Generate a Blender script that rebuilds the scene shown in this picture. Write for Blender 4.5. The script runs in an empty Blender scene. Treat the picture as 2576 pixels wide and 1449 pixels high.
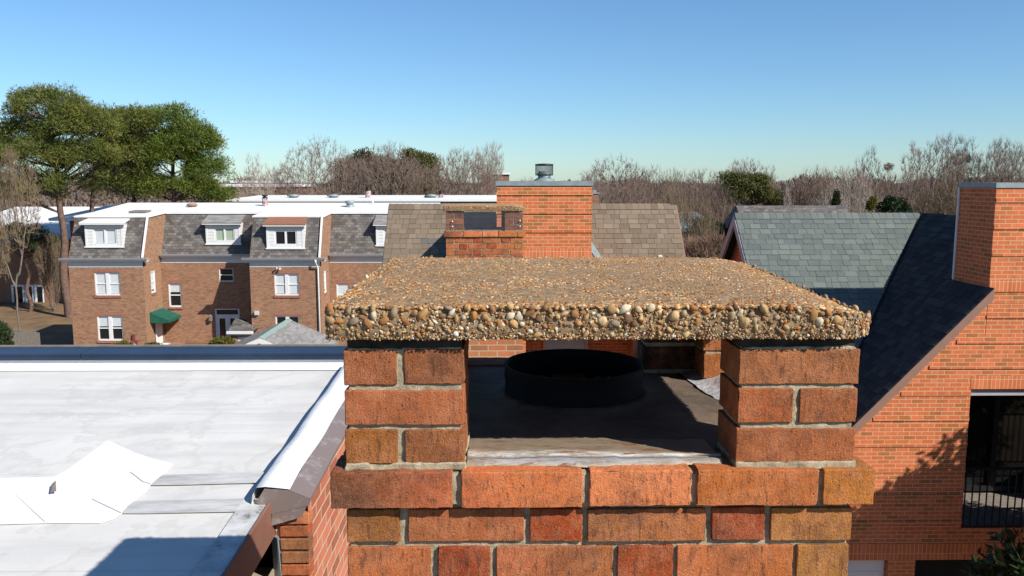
import bpy, bmesh, math, random
import numpy as np
from mathutils import Vector

sc = bpy.context.scene
COL = sc.collection
R = math.radians
rng = random.Random(7)

# ------------------------------------------------------------------ camera, world, sun, exposure
ZC = 12.0
FOC, IW, IH = 2080.0, 2576.0, 1449.0          # focal length in pixels of a 2576 x 1449 frame
PITCH, YAW = math.atan(269.5 / FOC), math.atan(26 / FOC)
FW = np.array([math.sin(YAW) * math.cos(PITCH), math.cos(YAW) * math.cos(PITCH), -math.sin(PITCH)])
RT = np.array([math.cos(YAW), -math.sin(YAW), 0.0])
UP = np.cross(RT, FW)
cam = bpy.data.cameras.new('Camera')
cam.sensor_width = 36.0
cam.lens = 36.0 * FOC / IW
cam.clip_start, cam.clip_end = 0.05, 6000
camo = bpy.data.objects.new('Camera', cam)
COL.objects.link(camo)
camo.location = (0, 0, ZC)
camo.rotation_euler = (math.pi / 2 - PITCH, 0, -YAW)
sc.camera = camo

SUN_EL, SUN_AZ = R(38), R(128)                # azimuth clockwise from +Y
SUN_DIR = Vector((math.sin(SUN_AZ) * math.cos(SUN_EL), math.cos(SUN_AZ) * math.cos(SUN_EL), math.sin(SUN_EL)))
world = bpy.data.worlds.new('World')
sc.world = world
world.use_nodes = True
wn = world.node_tree
sky = wn.nodes.new('ShaderNodeTexSky')
sky.sky_type = 'NISHITA'
sky.sun_disc = False
sky.sun_elevation = SUN_EL
sky.sun_rotation = SUN_AZ
sky.air_density, sky.dust_density, sky.ozone_density, sky.altitude = 1.0, 0.18, 5.0, 0
wn.nodes['Background'].inputs['Strength'].default_value = 0.080
tint = wn.nodes.new('ShaderNodeMix')
tint.data_type, tint.blend_type = 'RGBA', 'MULTIPLY'
tint.inputs['Factor'].default_value = 1.0
tint.inputs['B'].default_value = (0.79, 0.975, 1.09, 1)
wn.links.new(sky.outputs[0], tint.inputs['A'])
wn.links.new(tint.outputs['Result'], wn.nodes['Background'].inputs['Color'])
sl = bpy.data.lights.new('Sun', 'SUN')
sl.energy, sl.angle, sl.color = 5.0, R(0.5), (1.0, 0.945, 0.86)
so = bpy.data.objects.new('Sun', sl)
COL.objects.link(so)
so.rotation_euler = SUN_DIR.to_track_quat('Z', 'Y').to_euler()
sc.view_settings.view_transform = 'Standard'
sc.view_settings.look = 'None'
sc.view_settings.exposure = 0.64
sc.view_settings.gamma = 1.0
sc.cycles.max_bounces = 6
sc.cycles.diffuse_bounces = 2
sc.cycles.transparent_max_bounces = 8


def ray(u, v):
    return FW + RT * ((u - IW / 2) / FOC) + UP * ((IH / 2 - v) / FOC)


def P(u, v, Y):
    d = ray(u, v)
    return d * (Y / d[1]) + np.array([0, 0, ZC])


def PX(u, v, Y):
    return float(P(u, v, Y)[0])


def PZ(v, Y, u=1262):
    return float(P(u, v, Y)[2])


# ------------------------------------------------------------------ helpers
def lin(c):
    return tuple(((x / 255) / 12.92 if x / 255 <= 0.04045 else ((x / 255 + 0.055) / 1.055) ** 2.4) for x in c)


class MB:
    """collects faces of one part"""
    def __init__(self):
        self.v, self.f, self.c, self.sm = [], [], [], []

    def face(self, pts, col=None, sm=False):
        n = len(self.v)
        self.v.extend([tuple(map(float, p)) for p in pts])
        self.f.append(list(range(n, n + len(pts))))
        self.c.append(col)
        self.sm.append(sm)

    def box(self, x0, x1, y0, y1, z0, z1, col=None):
        a = [(x0, y0, z0), (x1, y0, z0), (x1, y1, z0), (x0, y1, z0), (x0, y0, z1), (x1, y0, z1), (x1, y1, z1), (x0, y1, z1)]
        self.hexa(a, col)

    def hexa(self, a, col=None):
        for q in ((3, 2, 1, 0), (4, 5, 6, 7), (0, 1, 5, 4), (1, 2, 6, 5), (2, 3, 7, 6), (3, 0, 4, 7)):
            self.face([a[i] for i in q], col)

    def prism(self, poly, off, col=None):
        """poly: 3d outline, off: extrusion vector"""
        q = [(p[0] + off[0], p[1] + off[1], p[2] + off[2]) for p in poly]
        self.face(poly[::-1], col)
        self.face(q, col)
        for i in range(len(poly)):
            j = (i + 1) % len(poly)
            self.face([poly[i], poly[j], q[j], q[i]], col)

    def tube(self, path, rad, n=8, col=None, cap=True):
        rings = []
        m = len(path)
        for i, p in enumerate(path):
            p = Vector(p)
            d = (Vector(path[min(i + 1, m - 1)]) - Vector(path[max(i - 1, 0)]))
            d = d.normalized() if d.length > 1e-9 else Vector((0, 0, 1))
            a = d.cross(Vector((0.31, 0.17, 0.93)) if abs(d.z) < 0.9 else Vector((1, 0, 0))).normalized()
            b = d.cross(a)
            r = rad[i] if isinstance(rad, (list, tuple)) else rad
            base = len(self.v)
            for k in range(n):
                t = 2 * math.pi * k / n
                q = p + (a * math.cos(t) + b * math.sin(t)) * r
                self.v.append((q.x, q.y, q.z))
            rings.append(base)
        for i in range(m - 1):
            for k in range(n):
                self.f.append([rings[i] + k, rings[i] + (k + 1) % n, rings[i + 1] + (k + 1) % n, rings[i + 1] + k])
                self.c.append(col)
                self.sm.append(True)
        if cap:
            self.f.append([rings[0] + k for k in range(n)][::-1]); self.c.append(col); self.sm.append(False)
            self.f.append([rings[-1] + k for k in range(n)]); self.c.append(col); self.sm.append(False)

    def lathe(self, prof, cx, cy, n=32, col=None):
        base = len(self.v)
        for r, z in prof:
            for k in range(n):
                t = 2 * math.pi * k / n
                self.v.append((cx + r * math.cos(t), cy + r * math.sin(t), z))
        for i in range(len(prof) - 1):
            for k in range(n):
                a, b = base + i * n + k, base + i * n + (k + 1) % n
                self.f.append([a, b, b + n, a + n])
                self.c.append(col)
                self.sm.append(True)

    def build(self, name, mat, parent=None, smooth=None):
        V = np.array(self.v, dtype=np.float64)
        counts = np.array([len(f) for f in self.f])
        flat = np.concatenate([np.array(f) for f in self.f])
        starts = np.concatenate([[0], np.cumsum(counts)[:-1]])
        off = np.array(parent['_at']) if parent is not None else np.zeros(3)
        me = bpy.data.meshes.new(name)
        me.vertices.add(len(V))
        me.vertices.foreach_set('co', (V - off).astype(np.float32).ravel())
        me.loops.add(len(flat))
        me.loops.foreach_set('vertex_index', flat.astype(np.int32))
        me.polygons.add(len(counts))
        me.polygons.foreach_set('loop_start', starts.astype(np.int32))
        sm = np.array(self.sm if smooth is None else [smooth] * len(counts), dtype=bool)
        me.polygons.foreach_set('use_smooth', sm)
        # metric UV: along the horizontal tangent and up the face
        if not (sm.all()):
            p0, p1, p2 = V[flat[starts]], V[flat[starts + 1]], V[flat[starts + 2]]
            nrm = np.cross(p1 - p0, p2 - p0)
            nrm /= np.maximum(np.linalg.norm(nrm, axis=1, keepdims=True), 1e-12)
            t = np.stack([-nrm[:, 1], nrm[:, 0], np.zeros(len(nrm))], 1)
            L = np.linalg.norm(t, axis=1)
            t[L < 0.02] = (1, 0, 0)
            t /= np.linalg.norm(t, axis=1, keepdims=True)
            flip = (np.abs(t[:, 0]) >= np.abs(t[:, 1])) & (t[:, 0] < 0) | (np.abs(t[:, 0]) < np.abs(t[:, 1])) & (t[:, 1] < 0)
            t[flip] *= -1
            b = np.cross(nrm, t)
            b[b[:, 2] < 0] *= -1
            fi = np.repeat(np.arange(len(counts)), counts)
            uv = np.stack([(V[flat] * t[fi]).sum(1), (V[flat] * b[fi]).sum(1)], 1)
            lay = me.uv_layers.new(name='UVMap')
            lay.data.foreach_set('uv', uv.astype(np.float32).ravel())
        if any(c is not None for c in self.c):
            cc = np.array([(c if c is not None else (0.5, 0.5, 0.5)) + (1.0,) for c in self.c], dtype=np.float32)
            at = me.attributes.new('Col', 'FLOAT_COLOR', 'CORNER')
            at.data.foreach_set('color', np.repeat(cc, counts, axis=0).ravel())
        me.update(calc_edges=True)
        me.validate()
        me.materials.append(mat)
        return link(name, me, parent)


def link(name, me, parent=None):
    o = bpy.data.objects.new(name, me)
    COL.objects.link(o)
    if parent is not None:
        o.parent = parent
    return o


def np_mesh(name, V, F, mat, parent, col=None, smooth=True):
    """V (n,3), F (m,k) arrays"""
    off = np.array(parent['_at']) if parent is not None else np.zeros(3)
    me = bpy.data.meshes.new(name)
    me.vertices.add(len(V))
    me.vertices.foreach_set('co', (V - off).astype(np.float32).ravel())
    k = F.shape[1]
    me.loops.add(F.size)
    me.loops.foreach_set('vertex_index', F.astype(np.int32).ravel())
    me.polygons.add(len(F))
    me.polygons.foreach_set('loop_start', (np.arange(len(F)) * k).astype(np.int32))
    me.polygons.foreach_set('use_smooth', np.full(len(F), smooth))
    if col is not None:
        at = me.attributes.new('Col', 'FLOAT_COLOR', 'POINT')
        at.data.foreach_set('color', np.concatenate([col, np.ones((len(col), 1))], 1).astype(np.float32).ravel())
    me.update(calc_edges=True)
    me.materials.append(mat)
    return link(name, me, parent)


def thing(name, label, cat, loc=(0, 0, 0), group=None):
    o = bpy.data.objects.new(name, None)
    COL.objects.link(o)
    o.location = loc
    o.empty_display_size = 0.2
    o['_at'] = list(map(float, loc))
    tag(o, label, cat, group)
    return o


def sub(mb, name, mat, parent, label=None, smooth=None):
    """a part; the part remembers its thing's origin so that sub-parts line up"""
    o = mb.build(name, mat, parent, smooth)
    o['_at'] = list(parent['_at'])
    if label:
        o['label'] = label
    return o


def tag(o, label, cat, group=None):
    o['label'], o['category'] = label, cat
    if group:
        o['group'] = group
    return o


def struct(o, kind='structure'):
    o['kind'] = kind
    return o


def copy_tree(o, parent=None, keep=()):
    c = o.copy()
    COL.objects.link(c)
    if parent is not None:
        c.parent = parent
    for ch in list(o.children):
        if ch.name.split('.')[0] not in keep:
            copy_tree(ch, c, keep)
    return c


def vnoise(p, freq, seed=0):
    """value noise in -1..1 for (n,3) points"""
    q = np.asarray(p, dtype=np.float64) * freq + seed * 17.31
    i = np.floor(q).astype(np.int64)
    f = q - i
    f = f * f * (3 - 2 * f)
    out = 0
    for dx in (0, 1):
        for dy in (0, 1):
            for dz in (0, 1):
                h = ((i[:, 0] + dx) * 374761393 + (i[:, 1] + dy) * 668265263 + (i[:, 2] + dz) * 2147483647 + seed * 144665) & 0xFFFFFFFF
                h = ((h ^ (h >> 13)) * 1274126177) & 0xFFFFFFFF
                h = (h ^ (h >> 16)) / 0xFFFFFFFF * 2 - 1
                w = (f[:, 0] if dx else 1 - f[:, 0]) * (f[:, 1] if dy else 1 - f[:, 1]) * (f[:, 2] if dz else 1 - f[:, 2])
                out = out + h * w
    return out


# ------------------------------------------------------------------ materials
ALB = 0.76          # all colours below were picked at a lower exposure


class NT:
    def __init__(self, name):
        self.m = bpy.data.materials.new(name)
        self.m.use_nodes = True
        self.t = self.m.node_tree
        self.b = self.t.nodes['Principled BSDF']
        self.tc = self.t.nodes.new('ShaderNodeTexCoord')

    def n(self, typ, ins=None, **kw):
        x = self.t.nodes.new(typ)
        for k, v in kw.items():
            setattr(x, k, v)
        for k, v in (ins or {}).items():
            if hasattr(v, 'is_linked') or isinstance(v, bpy.types.NodeSocket):
                self.t.links.new(v, x.inputs[k])
            else:
                x.inputs[k].default_value = v
        return x

    def noise(self, scale, detail=4, rough=0.6, vec=None, out='Fac'):
        return self.n('ShaderNodeTexNoise', {'Vector': vec or self.tc.outputs['Object'], 'Scale': scale, 'Detail': detail, 'Roughness': rough}).outputs[out]

    def ramp(self, fac, stops, interp='LINEAR'):
        r = self.n('ShaderNodeValToRGB', {'Fac': fac})
        r.color_ramp.interpolation = interp
        e = r.color_ramp.elements
        while len(e) < len(stops):
            e.new(0.5)
        for el, (p, c) in zip(e, stops):
            el.position = p
            el.color = (tuple(c) + (1,)) if not isinstance(c, (int, float)) else (c, c, c, 1)
        return r.outputs['Color']

    def mix(self, fac, a, b, mode='MIX'):
        x = self.n('ShaderNodeMix', data_type='RGBA', blend_type=mode)
        for sock, val in ((x.inputs['Factor'], fac), (x.inputs['A'], a), (x.inputs['B'], b)):
            if isinstance(val, bpy.types.NodeSocket):
                self.t.links.new(val, sock)
            elif isinstance(val, (int, float)):
                sock.default_value = val
            else:
                sock.default_value = tuple(val) + (1,)
        return x.outputs['Result']

    def math(self, op, a, b=0.0):
        x = self.n('ShaderNodeMath', operation=op)
        for i, val in enumerate((a, b)):
            if isinstance(val, bpy.types.NodeSocket):
                self.t.links.new(val, x.inputs[i])
            else:
                x.inputs[i].default_value = val
        return x.outputs[0]

    def scaled(self, s, src='Object'):
        return self.n('ShaderNodeMapping', {'Vector': self.tc.outputs[src], 'Scale': s}).outputs[0]

    def attr(self):
        return self.n('ShaderNodeAttribute', attribute_name='Col').outputs['Color']

    def bump(self, h, strength=0.3, dist=0.01):
        b = self.n('ShaderNodeBump', {'Height': h, 'Strength': strength, 'Distance': dist})
        self.t.links.new(b.outputs[0], self.b.inputs['Normal'])

    def done(self, col, rough=0.85, metal=0.0, spec=0.3):
        col = self.mix(1.0, col, (ALB, ALB, ALB), 'MULTIPLY') if isinstance(col, bpy.types.NodeSocket) else tuple(x * ALB for x in col)
        for k, v in (('Base Color', col), ('Roughness', rough), ('Metallic', metal), ('Specular IOR Level', spec)):
            if isinstance(v, bpy.types.NodeSocket):
                self.t.links.new(v, self.b.inputs[k])
            elif k == 'Base Color':
                self.b.inputs[k].default_value = tuple(v) + (1,)
            else:
                self.b.inputs[k].default_value = v
        return self.m


def plain(name, col, rough=0.7, metal=0.0, var=0.15, scale=6.0, spec=0.3):
    n = NT(name)
    f = n.noise(scale, 5, 0.65)
    c = n.mix(n.ramp(f, [(0.3, 0.0), (0.7, 1.0)]), [x * (1 - var) for x in col], [min(1, x * (1 + var)) for x in col])
    return n.done(c, rough, metal, spec)


def brick_mat(name, cols, mortar, bw=0.2032, rh=0.0677, ms=0.0085, rot=False, bump=0.35, dirt=0.25, offset=0.5, streaks=0.30):
    n = NT(name)
    vec = n.tc.outputs['UV']
    if rot:
        vec = n.n('ShaderNodeMapping', {'Vector': vec, 'Rotation': (0, 0, math.pi / 2)}).outputs[0]
    b = n.n('ShaderNodeTexBrick', {'Vector': vec, 'Color1': (0, 0, 0, 1), 'Color2': (1, 1, 1, 1), 'Mortar': (0, 0, 0, 1), 'Scale': 1.0,
                                   'Mortar Size': ms / 2, 'Mortar Smooth': 0.15, 'Bias': 0.0, 'Brick Width': bw, 'Row Height': rh})
    b.offset = offset
    k = len(cols)
    c = n.ramp(b.outputs['Color'], [((i + 0.5) / k, x) for i, x in enumerate(cols)])
    spot = n.noise(14, 6, 0.7)
    c = n.mix(n.ramp(spot, [(0.35, 0.0), (0.75, dirt)]), c, [x * 0.35 for x in cols[0]])
    fine = n.noise(160, 3, 0.7)
    c = n.mix(n.ramp(fine, [(0.3, 0.0), (0.7, 0.3)]), c, [min(1, x * 1.4) for x in cols[-1]])
    big = n.noise(0.9, 4, 0.6)
    c = n.mix(n.ramp(big, [(0.35, 0.0), (0.75, 0.16)]), c, [x * 0.5 for x in cols[k // 2]])
    streak = n.noise(1.0, 5, 0.7, n.scaled((5.5, 5.5, 0.45)))
    c = n.mix(n.ramp(streak, [(0.52, 0.0), (0.74, streaks)]), c, [x * 0.45 for x in cols[0]])
    mc = n.mix(n.noise(30, 4), [x * 0.8 for x in mortar], mortar)
    c = n.mix(b.outputs['Fac'], c, mc)
    n.bump(n.math('ADD', n.math('MULTIPLY', b.outputs['Fac'], -1.0), n.math('MULTIPLY', fine, 0.25)), bump, 0.006)
    return n.done(c, 0.9)


def shingle_mat(name, rough=0.95, grain=0.35):
    """colour from the tabs, plus mineral grain"""
    n = NT(name)
    g = n.noise(320, 2, 0.8)
    s = n.noise(5, 5, 0.65)
    c = n.mix(n.ramp(g, [(0.3, 0.0), (0.75, grain)]), n.attr(), (0.02, 0.02, 0.02))
    c = n.mix(n.ramp(s, [(0.45, 0.0), (0.8, 0.18)]), c, (0.05, 0.05, 0.045))
    n.bump(g, 0.25, 0.004)
    return n.done(c, rough, 0, 0.2)


ORANGE = [(0.36, 0.14, 0.038), (0.62, 0.155, 0.050), (0.70, 0.180, 0.064), (0.76, 0.225, 0.088), (0.56, 0.145, 0.044), (0.72, 0.19, 0.068)]
M = {}
M['brick_orange'] = brick_mat('orange_brick', ORANGE, (0.74, 0.54, 0.32), ms=0.010, dirt=0.4)
M['brick_soldier'] = brick_mat('orange_soldier_brick', ORANGE[1:], (0.74, 0.54, 0.32), ms=0.010, rot=True, offset=0.0)
TAN = [(0.10, 0.054, 0.038), (0.28, 0.112, 0.06), (0.36, 0.155, 0.082), (0.22, 0.092, 0.052), (0.45, 0.22, 0.12), (0.32, 0.128, 0.074)]
M['brick_tan'] = brick_mat('tan_brick', TAN, (0.58, 0.43, 0.27), ms=0.015, dirt=0.2, streaks=0.08)
M['brick_tan_soldier'] = brick_mat('tan_soldier_brick', [(0.28, 0.10, 0.065), (0.36, 0.13, 0.085)], (0.55, 0.38, 0.24), rot=True, ms=0.012, offset=0.0)
M['brick_far'] = brick_mat('far_brick', [(0.20, 0.09, 0.05), (0.32, 0.14, 0.08)], (0.42, 0.3, 0.2), ms=0.012)
M['brick_party'] = brick_mat('party_wall_brick', [(0.30, 0.09, 0.05), (0.52, 0.14, 0.08), (0.62, 0.22, 0.13)], (0.62, 0.48, 0.3), ms=0.011, bump=0.5)
M['white'] = plain('white_paint', (0.80, 0.80, 0.79), 0.55, var=0.05)
M['white_roof'] = plain('white_roof_coating', (0.86, 0.86, 0.85), 0.6, var=0.04, scale=1.2)
M['grey_board'] = plain('grey_painted_board', (0.46, 0.43, 0.46), 0.6, var=0.06)
M['glass'] = plain('window_glass', (0.012, 0.015, 0.018), 0.06, var=0.3, scale=0.6, spec=0.5)
M['curtain'] = plain('white_curtain', (0.62, 0.66, 0.68), 0.9, var=0.1, scale=9)
M['green_blind'] = plain('green_blind', (0.38, 0.47, 0.36), 0.9, var=0.05)
M['blue_blind'] = plain('blue_blind', (0.42, 0.55, 0.62), 0.8, var=0.05)
M['galv'] = plain('galvanised_metal', (0.30, 0.36, 0.37), 0.55, 0.35, var=0.18, scale=8)
M['brown_metal'] = plain('brown_fascia_metal', (0.22, 0.105, 0.075), 0.45, 0.0, var=0.12, scale=5)
M['brown_board'] = plain('brown_rake_board', (0.30, 0.17, 0.125), 0.55, 0.0, var=0.08)
M['black_metal'] = plain('black_metal', (0.025, 0.025, 0.028), 0.45, 0.3, var=0.3, scale=20)
M['iron'] = plain('black_iron_rail', (0.03, 0.03, 0.032), 0.35, 0.3, var=0.2)
M['navy'] = plain('navy_coping_metal', (0.028, 0.046, 0.085), 0.35, 0.3, var=0.25, scale=2)
M['copper'] = plain('brown_metal_roof', (0.33, 0.15, 0.09), 0.6, 0.1, var=0.15)
M['awning'] = plain('green_canvas', (0.012, 0.105, 0.07), 0.8, var=0.25, scale=3)
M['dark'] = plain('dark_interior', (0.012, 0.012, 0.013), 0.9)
M['maroon'] = plain('maroon_paint', (0.24, 0.055, 0.06), 0.5, var=0.1)
M['terracotta'] = None
M['wood'] = plain('weathered_wood', (0.22, 0.19, 0.16), 0.9, var=0.25, scale=9)
M['cardboard'] = plain('cardboard', (0.42, 0.26, 0.14), 0.9, var=0.1)
M['pot'] = plain('white_plastic', (0.62, 0.64, 0.62), 0.5, var=0.06)
M['siding'] = plain('tan_siding', (0.42, 0.33, 0.24), 0.7, var=0.15, scale=3)
M['bark_pine'] = plain('pine_bark', (0.16, 0.10, 0.075), 0.95, var=0.4, scale=4)
M['bark'] = plain('grey_bark', (0.20, 0.165, 0.14), 0.95, var=0.35, scale=3)
M['bark_pale'] = plain('pale_bark', (0.42, 0.36, 0.30), 0.95, var=0.3, scale=3)


def foliage(name, cols, rough=0.6):
    n = NT(name)
    a = n.ramp(n.noise(0.55, 5, 0.75), [(0.32 + 0.36 * i / (len(cols) - 1), c) for i, c in enumerate(cols)])
    tr = n.n('ShaderNodeBsdfTranslucent', {'Color': n.mix(1.0, a, (ALB, ALB, ALB), 'MULTIPLY')})
    mx = n.n('ShaderNodeMixShader', {'Fac': 0.25})
    out = n.t.nodes['Material Output']
    n.done(a, rough)
    n.t.links.new(n.b.outputs[0], mx.inputs[1])
    n.t.links.new(tr.outputs[0], mx.inputs[2])
    n.t.links.new(mx.outputs[0], out.inputs['Surface'])
    return n.m


M['needles'] = foliage('pine_needles', [(0.06, 0.095, 0.025), (0.14, 0.165, 0.03), (0.28, 0.26, 0.05)])
M['needles_dark'] = foliage('dark_needles', [(0.03, 0.05, 0.02), (0.06, 0.09, 0.025)])
M['olive'] = foliage('olive_foliage', [(0.06, 0.08, 0.022), (0.12, 0.13, 0.032), (0.19, 0.18, 0.05)])
M['dull'] = foliage('dull_evergreen', [(0.06, 0.06, 0.03), (0.11, 0.095, 0.045)])
M['magnolia'] = foliage('glossy_leaves', [(0.015, 0.03, 0.012), (0.05, 0.08, 0.025)], 0.3)
M['yellow_shrub'] = foliage('yellow_green_shrub', [(0.10, 0.10, 0.02), (0.22, 0.20, 0.04)])
M['twig'] = plain('twig_grey', (0.235, 0.17, 0.135), 0.9, var=0.25, scale=0.4)
M['twig_red'] = plain('twig_mauve', (0.225, 0.155, 0.12), 0.9, var=0.25, scale=0.4)
M['twig_brown'] = plain('twig_brown', (0.24, 0.175, 0.11), 0.9, var=0.25, scale=0.4)
M['twig_pale'] = plain('twig_pale', (0.40, 0.33, 0.27), 0.9, var=0.2, scale=0.4)

# --- old foreground bricks: colour per brick, drag marks, pits
n = NT('old_brick')
base = n.attr()
mott = n.noise(26, 6, 0.72)
c = n.mix(n.ramp(mott, [(0.42, 0.0), (0.72, 0.45)]), base, (0.78, 0.33, 0.17))
c = n.mix(n.ramp(n.noise(55, 5, 0.75), [(0.30, 0.6), (0.48, 0.0)]), c, (0.26, 0.115, 0.06))
c = n.mix(n.ramp(n.noise(11, 5, 0.75), [(0.48, 0.0), (0.70, 0.7)]), c, (0.12, 0.055, 0.036))
drag = n.noise(1.0, 5, 0.7, n.scaled((130, 130, 26)))
c = n.mix(n.ramp(drag, [(0.54, 0.0), (0.68, 0.75)]), c, (0.085, 0.036, 0.022))
gr = n.noise(330, 3, 0.85)
c = n.mix(n.ramp(gr, [(0.30, 0.7), (0.46, 0.0)]), c, (0.08, 0.034, 0.022))
c = n.mix(n.ramp(gr, [(0.56, 0.0), (0.76, 0.65)]), c, (0.72, 0.36, 0.21))
vor = n.n('ShaderNodeTexVoronoi', {'Vector': n.tc.outputs['Object'], 'Scale': 150.0, 'Randomness': 1.0}).outputs['Distance']
gate = n.ramp(n.noise(60, 3, 0.6), [(0.56, 0.0), (0.66, 1.0)])
pit = n.math('MULTIPLY', n.ramp(vor, [(0.16, 1.0), (0.34, 0.0)]), gate)
c = n.mix(n.math('MULTIPLY', pit, 0.7), c, (0.07, 0.03, 0.02))
speck = n.ramp(n.noise(420, 2, 0.8), [(0.66, 0.0), (0.76, 0.5)])
c = n.mix(speck, c, (0.62, 0.46, 0.33))
lich = n.ramp(n.noise(34, 6, 0.8), [(0.66, 0.0), (0.78, 0.35)])
c = n.mix(lich, c, (0.30, 0.26, 0.12))
hgt = n.math('SUBTRACT', n.math('ADD', n.math('MULTIPLY', n.noise(220, 4, 0.7), 0.6), n.math('MULTIPLY', drag, 0.7)), n.math('MULTIPLY', pit, 0.5))
n.bump(n.math('ADD', hgt, gr), 0.9, 0.0035)
M['old_brick'] = n.done(c, 0.92, 0, 0.2)

n = NT('old_mortar')
c = n.ramp(n.noise(45, 6, 0.75), [(0.3, (0.26, 0.21, 0.13)), (0.5, (0.50, 0.42, 0.28)), (0.72, (0.68, 0.60, 0.43))])
c = n.mix(n.ramp(n.noise(9, 5, 0.7), [(0.54, 0.0), (0.74, 0.6)]), c, (0.13, 0.115, 0.06))
g = n.noise(380, 3, 0.8)
c = n.mix(n.ramp(g, [(0.62, 0.0), (0.72, 0.7)]), c, (0.62, 0.58, 0.48))
n.bump(n.math('ADD', g, n.noise(90, 4)), 0.9, 0.004)
M['old_mortar'] = n.done(c, 0.95)

# --- pebble slab
n = NT('slab_cement')
c = n.ramp(n.noise(60, 6, 0.75), [(0.3, (0.15, 0.092, 0.048)), (0.5, (0.37, 0.245, 0.135)), (0.7, (0.56, 0.40, 0.245))])
g = n.noise(300, 4, 0.8)
n.bump(g, 1.0, 0.004)
M['cement'] = n.done(c, 0.95)
n = NT('pebble_stone')
c = n.mix(n.ramp(n.noise(150, 4, 0.7), [(0.35, 0.0), (0.75, 0.45)]), n.attr(), (0.24, 0.15, 0.075))
c = n.mix(n.ramp(n.noise(6, 6, 0.72), [(0.44, 0.0), (0.66, 0.7)]), c, (0.17, 0.105, 0.05))
n.bump(n.noise(260, 4, 0.7), 0.4, 0.002)
c = n.mix(n.ramp(n.noise(85, 5, 0.75), [(0.52, 0.0), (0.64, 0.45)]), c, (0.34, 0.25, 0.14))
M['pebble'] = n.done(c, 0.9, 0, 0.2)

# --- weathered crown metal
n = NT('weathered_crown')
c = n.ramp(n.noise(9, 6, 0.7), [(0.25, (0.065, 0.052, 0.043)), (0.5, (0.16, 0.122, 0.092)), (0.75, (0.26, 0.19, 0.135))])
c = n.mix(n.ramp(n.noise(22, 5, 0.7), [(0.58, 0.0), (0.74, 0.7)]), c, (0.26, 0.11, 0.05))
n.bump(n.noise(60, 4), 0.4, 0.004)
M['crown'] = n.done(c, 0.75, 0, 0.15)
n = NT('flaking_flashing')
f = n.noise(1.0, 6, 0.75, n.scaled((14, 40, 60)))
rust = n.ramp(n.noise(1.0, 5, 0.7, n.scaled((18, 60, 60))), [(0.53, 0.0), (0.62, 0.9)])
c = n.mix(n.ramp(f, [(0.42, 0.85), (0.56, 0.0)]), n.attr(), (0.25, 0.19, 0.13))
c = n.mix(rust, c, (0.24, 0.09, 0.035))
n.bump(f, 0.6, 0.006)
M['flash'] = n.done(c, 0.6, 0.1)
n = NT('torn_silver_tape')
c = n.ramp(n.noise(50, 5, 0.75), [(0.3, (0.36, 0.36, 0.38)), (0.7, (0.72, 0.72, 0.73))])
n.bump(n.noise(70, 4), 0.8, 0.006)
M['tape'] = n.done(c, 0.5, 0.2)

# --- white flat roof with dirt washed along the fall
n = NT('white_membrane')
st = n.noise(1.0, 6, 0.65, n.scaled((3.2, 0.9, 1)))
rot = n.n('ShaderNodeMapping', {'Vector': n.tc.outputs['Object'], 'Rotation': (0, 0, R(-28)), 'Scale': (0.8, 7.0, 1)}).outputs[0]
st2 = n.noise(1.0, 5, 0.6, rot)
c = n.mix(n.ramp(st, [(0.35, 0.0), (0.75, 0.55)]), (0.745, 0.73, 0.695), (0.58, 0.57, 0.55))
c = n.mix(n.ramp(st2, [(0.46, 0.0), (0.66, 0.65)]), c, (0.56, 0.55, 0.54))
pond = n.noise(1.3, 5, 0.6)
c = n.mix(n.ramp(pond, [(0.50, 0.0), (0.515, 0.35), (0.56, 0.0)]), c, (0.50, 0.48, 0.45))
lap = n.n('ShaderNodeTexBrick', {'Vector': n.tc.outputs['Object'], 'Color1': (0, 0, 0, 1), 'Color2': (0, 0, 0, 1), 'Mortar': (1, 1, 1, 1), 'Scale': 1.0, 'Mortar Size': 0.004, 'Brick Width': 7.3, 'Row Height': 0.93})
c = n.mix(n.math('MULTIPLY', lap.outputs['Fac'], 0.45), c, (0.42, 0.41, 0.40))
fl = n.noise(38, 5, 0.75)
c = n.mix(n.ramp(fl, [(0.64, 0.0), (0.72, 0.6)]), c, (0.42, 0.41, 0.39))
c = n.mix(n.ramp(n.noise(300, 2, 0.8), [(0.4, 0.0), (0.8, 0.14)]), c, (0.45, 0.45, 0.45))
n.bump(n.math('ADD', n.noise(2.2, 3), n.math('MULTIPLY', fl, 0.06)), 0.35, 0.02)
M['membrane'] = n.done(c, 0.75, 0, 0.25)
n = NT('dirty_seam_strip')
st = n.noise(1.0, 6, 0.7, n.scaled((4, 18, 1)))
c = n.ramp(st, [(0.30, (0.36, 0.36, 0.36)), (0.50, (0.52, 0.52, 0.515)), (0.7, (0.68, 0.68, 0.67))])
M['seam'] = n.done(c, 0.8)
n = NT('stained_edge_strip')
st = n.noise(7, 7, 0.75)
c = n.ramp(st, [(0.34, (0.10, 0.10, 0.10)), (0.42, (0.44, 0.44, 0.43)), (0.6, (0.66, 0.66, 0.65))])
M['edge_strip'] = n.done(c, 0.75)
n = NT('fresh_patch')
c = n.mix(n.ramp(n.noise(4, 4), [(0.35, 0.0), (0.8, 0.3)]), (0.86, 0.855, 0.84), (0.76, 0.76, 0.75))
n.bump(n.noise(3, 3), 0.25, 0.03)
M['patch'] = n.done(c, 0.6)
n = NT('cap_membrane')
c = n.mix(n.ramp(n.noise(24, 6, 0.75), [(0.62, 0.0), (0.72, 0.6)]), (0.86, 0.86, 0.86), (0.5, 0.5, 0.5))
n.bump(n.noise(8, 4), 0.4, 0.02)
M['cap'] = n.done(c, 0.6)
n = NT('scuffed_brown_flange')
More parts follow.
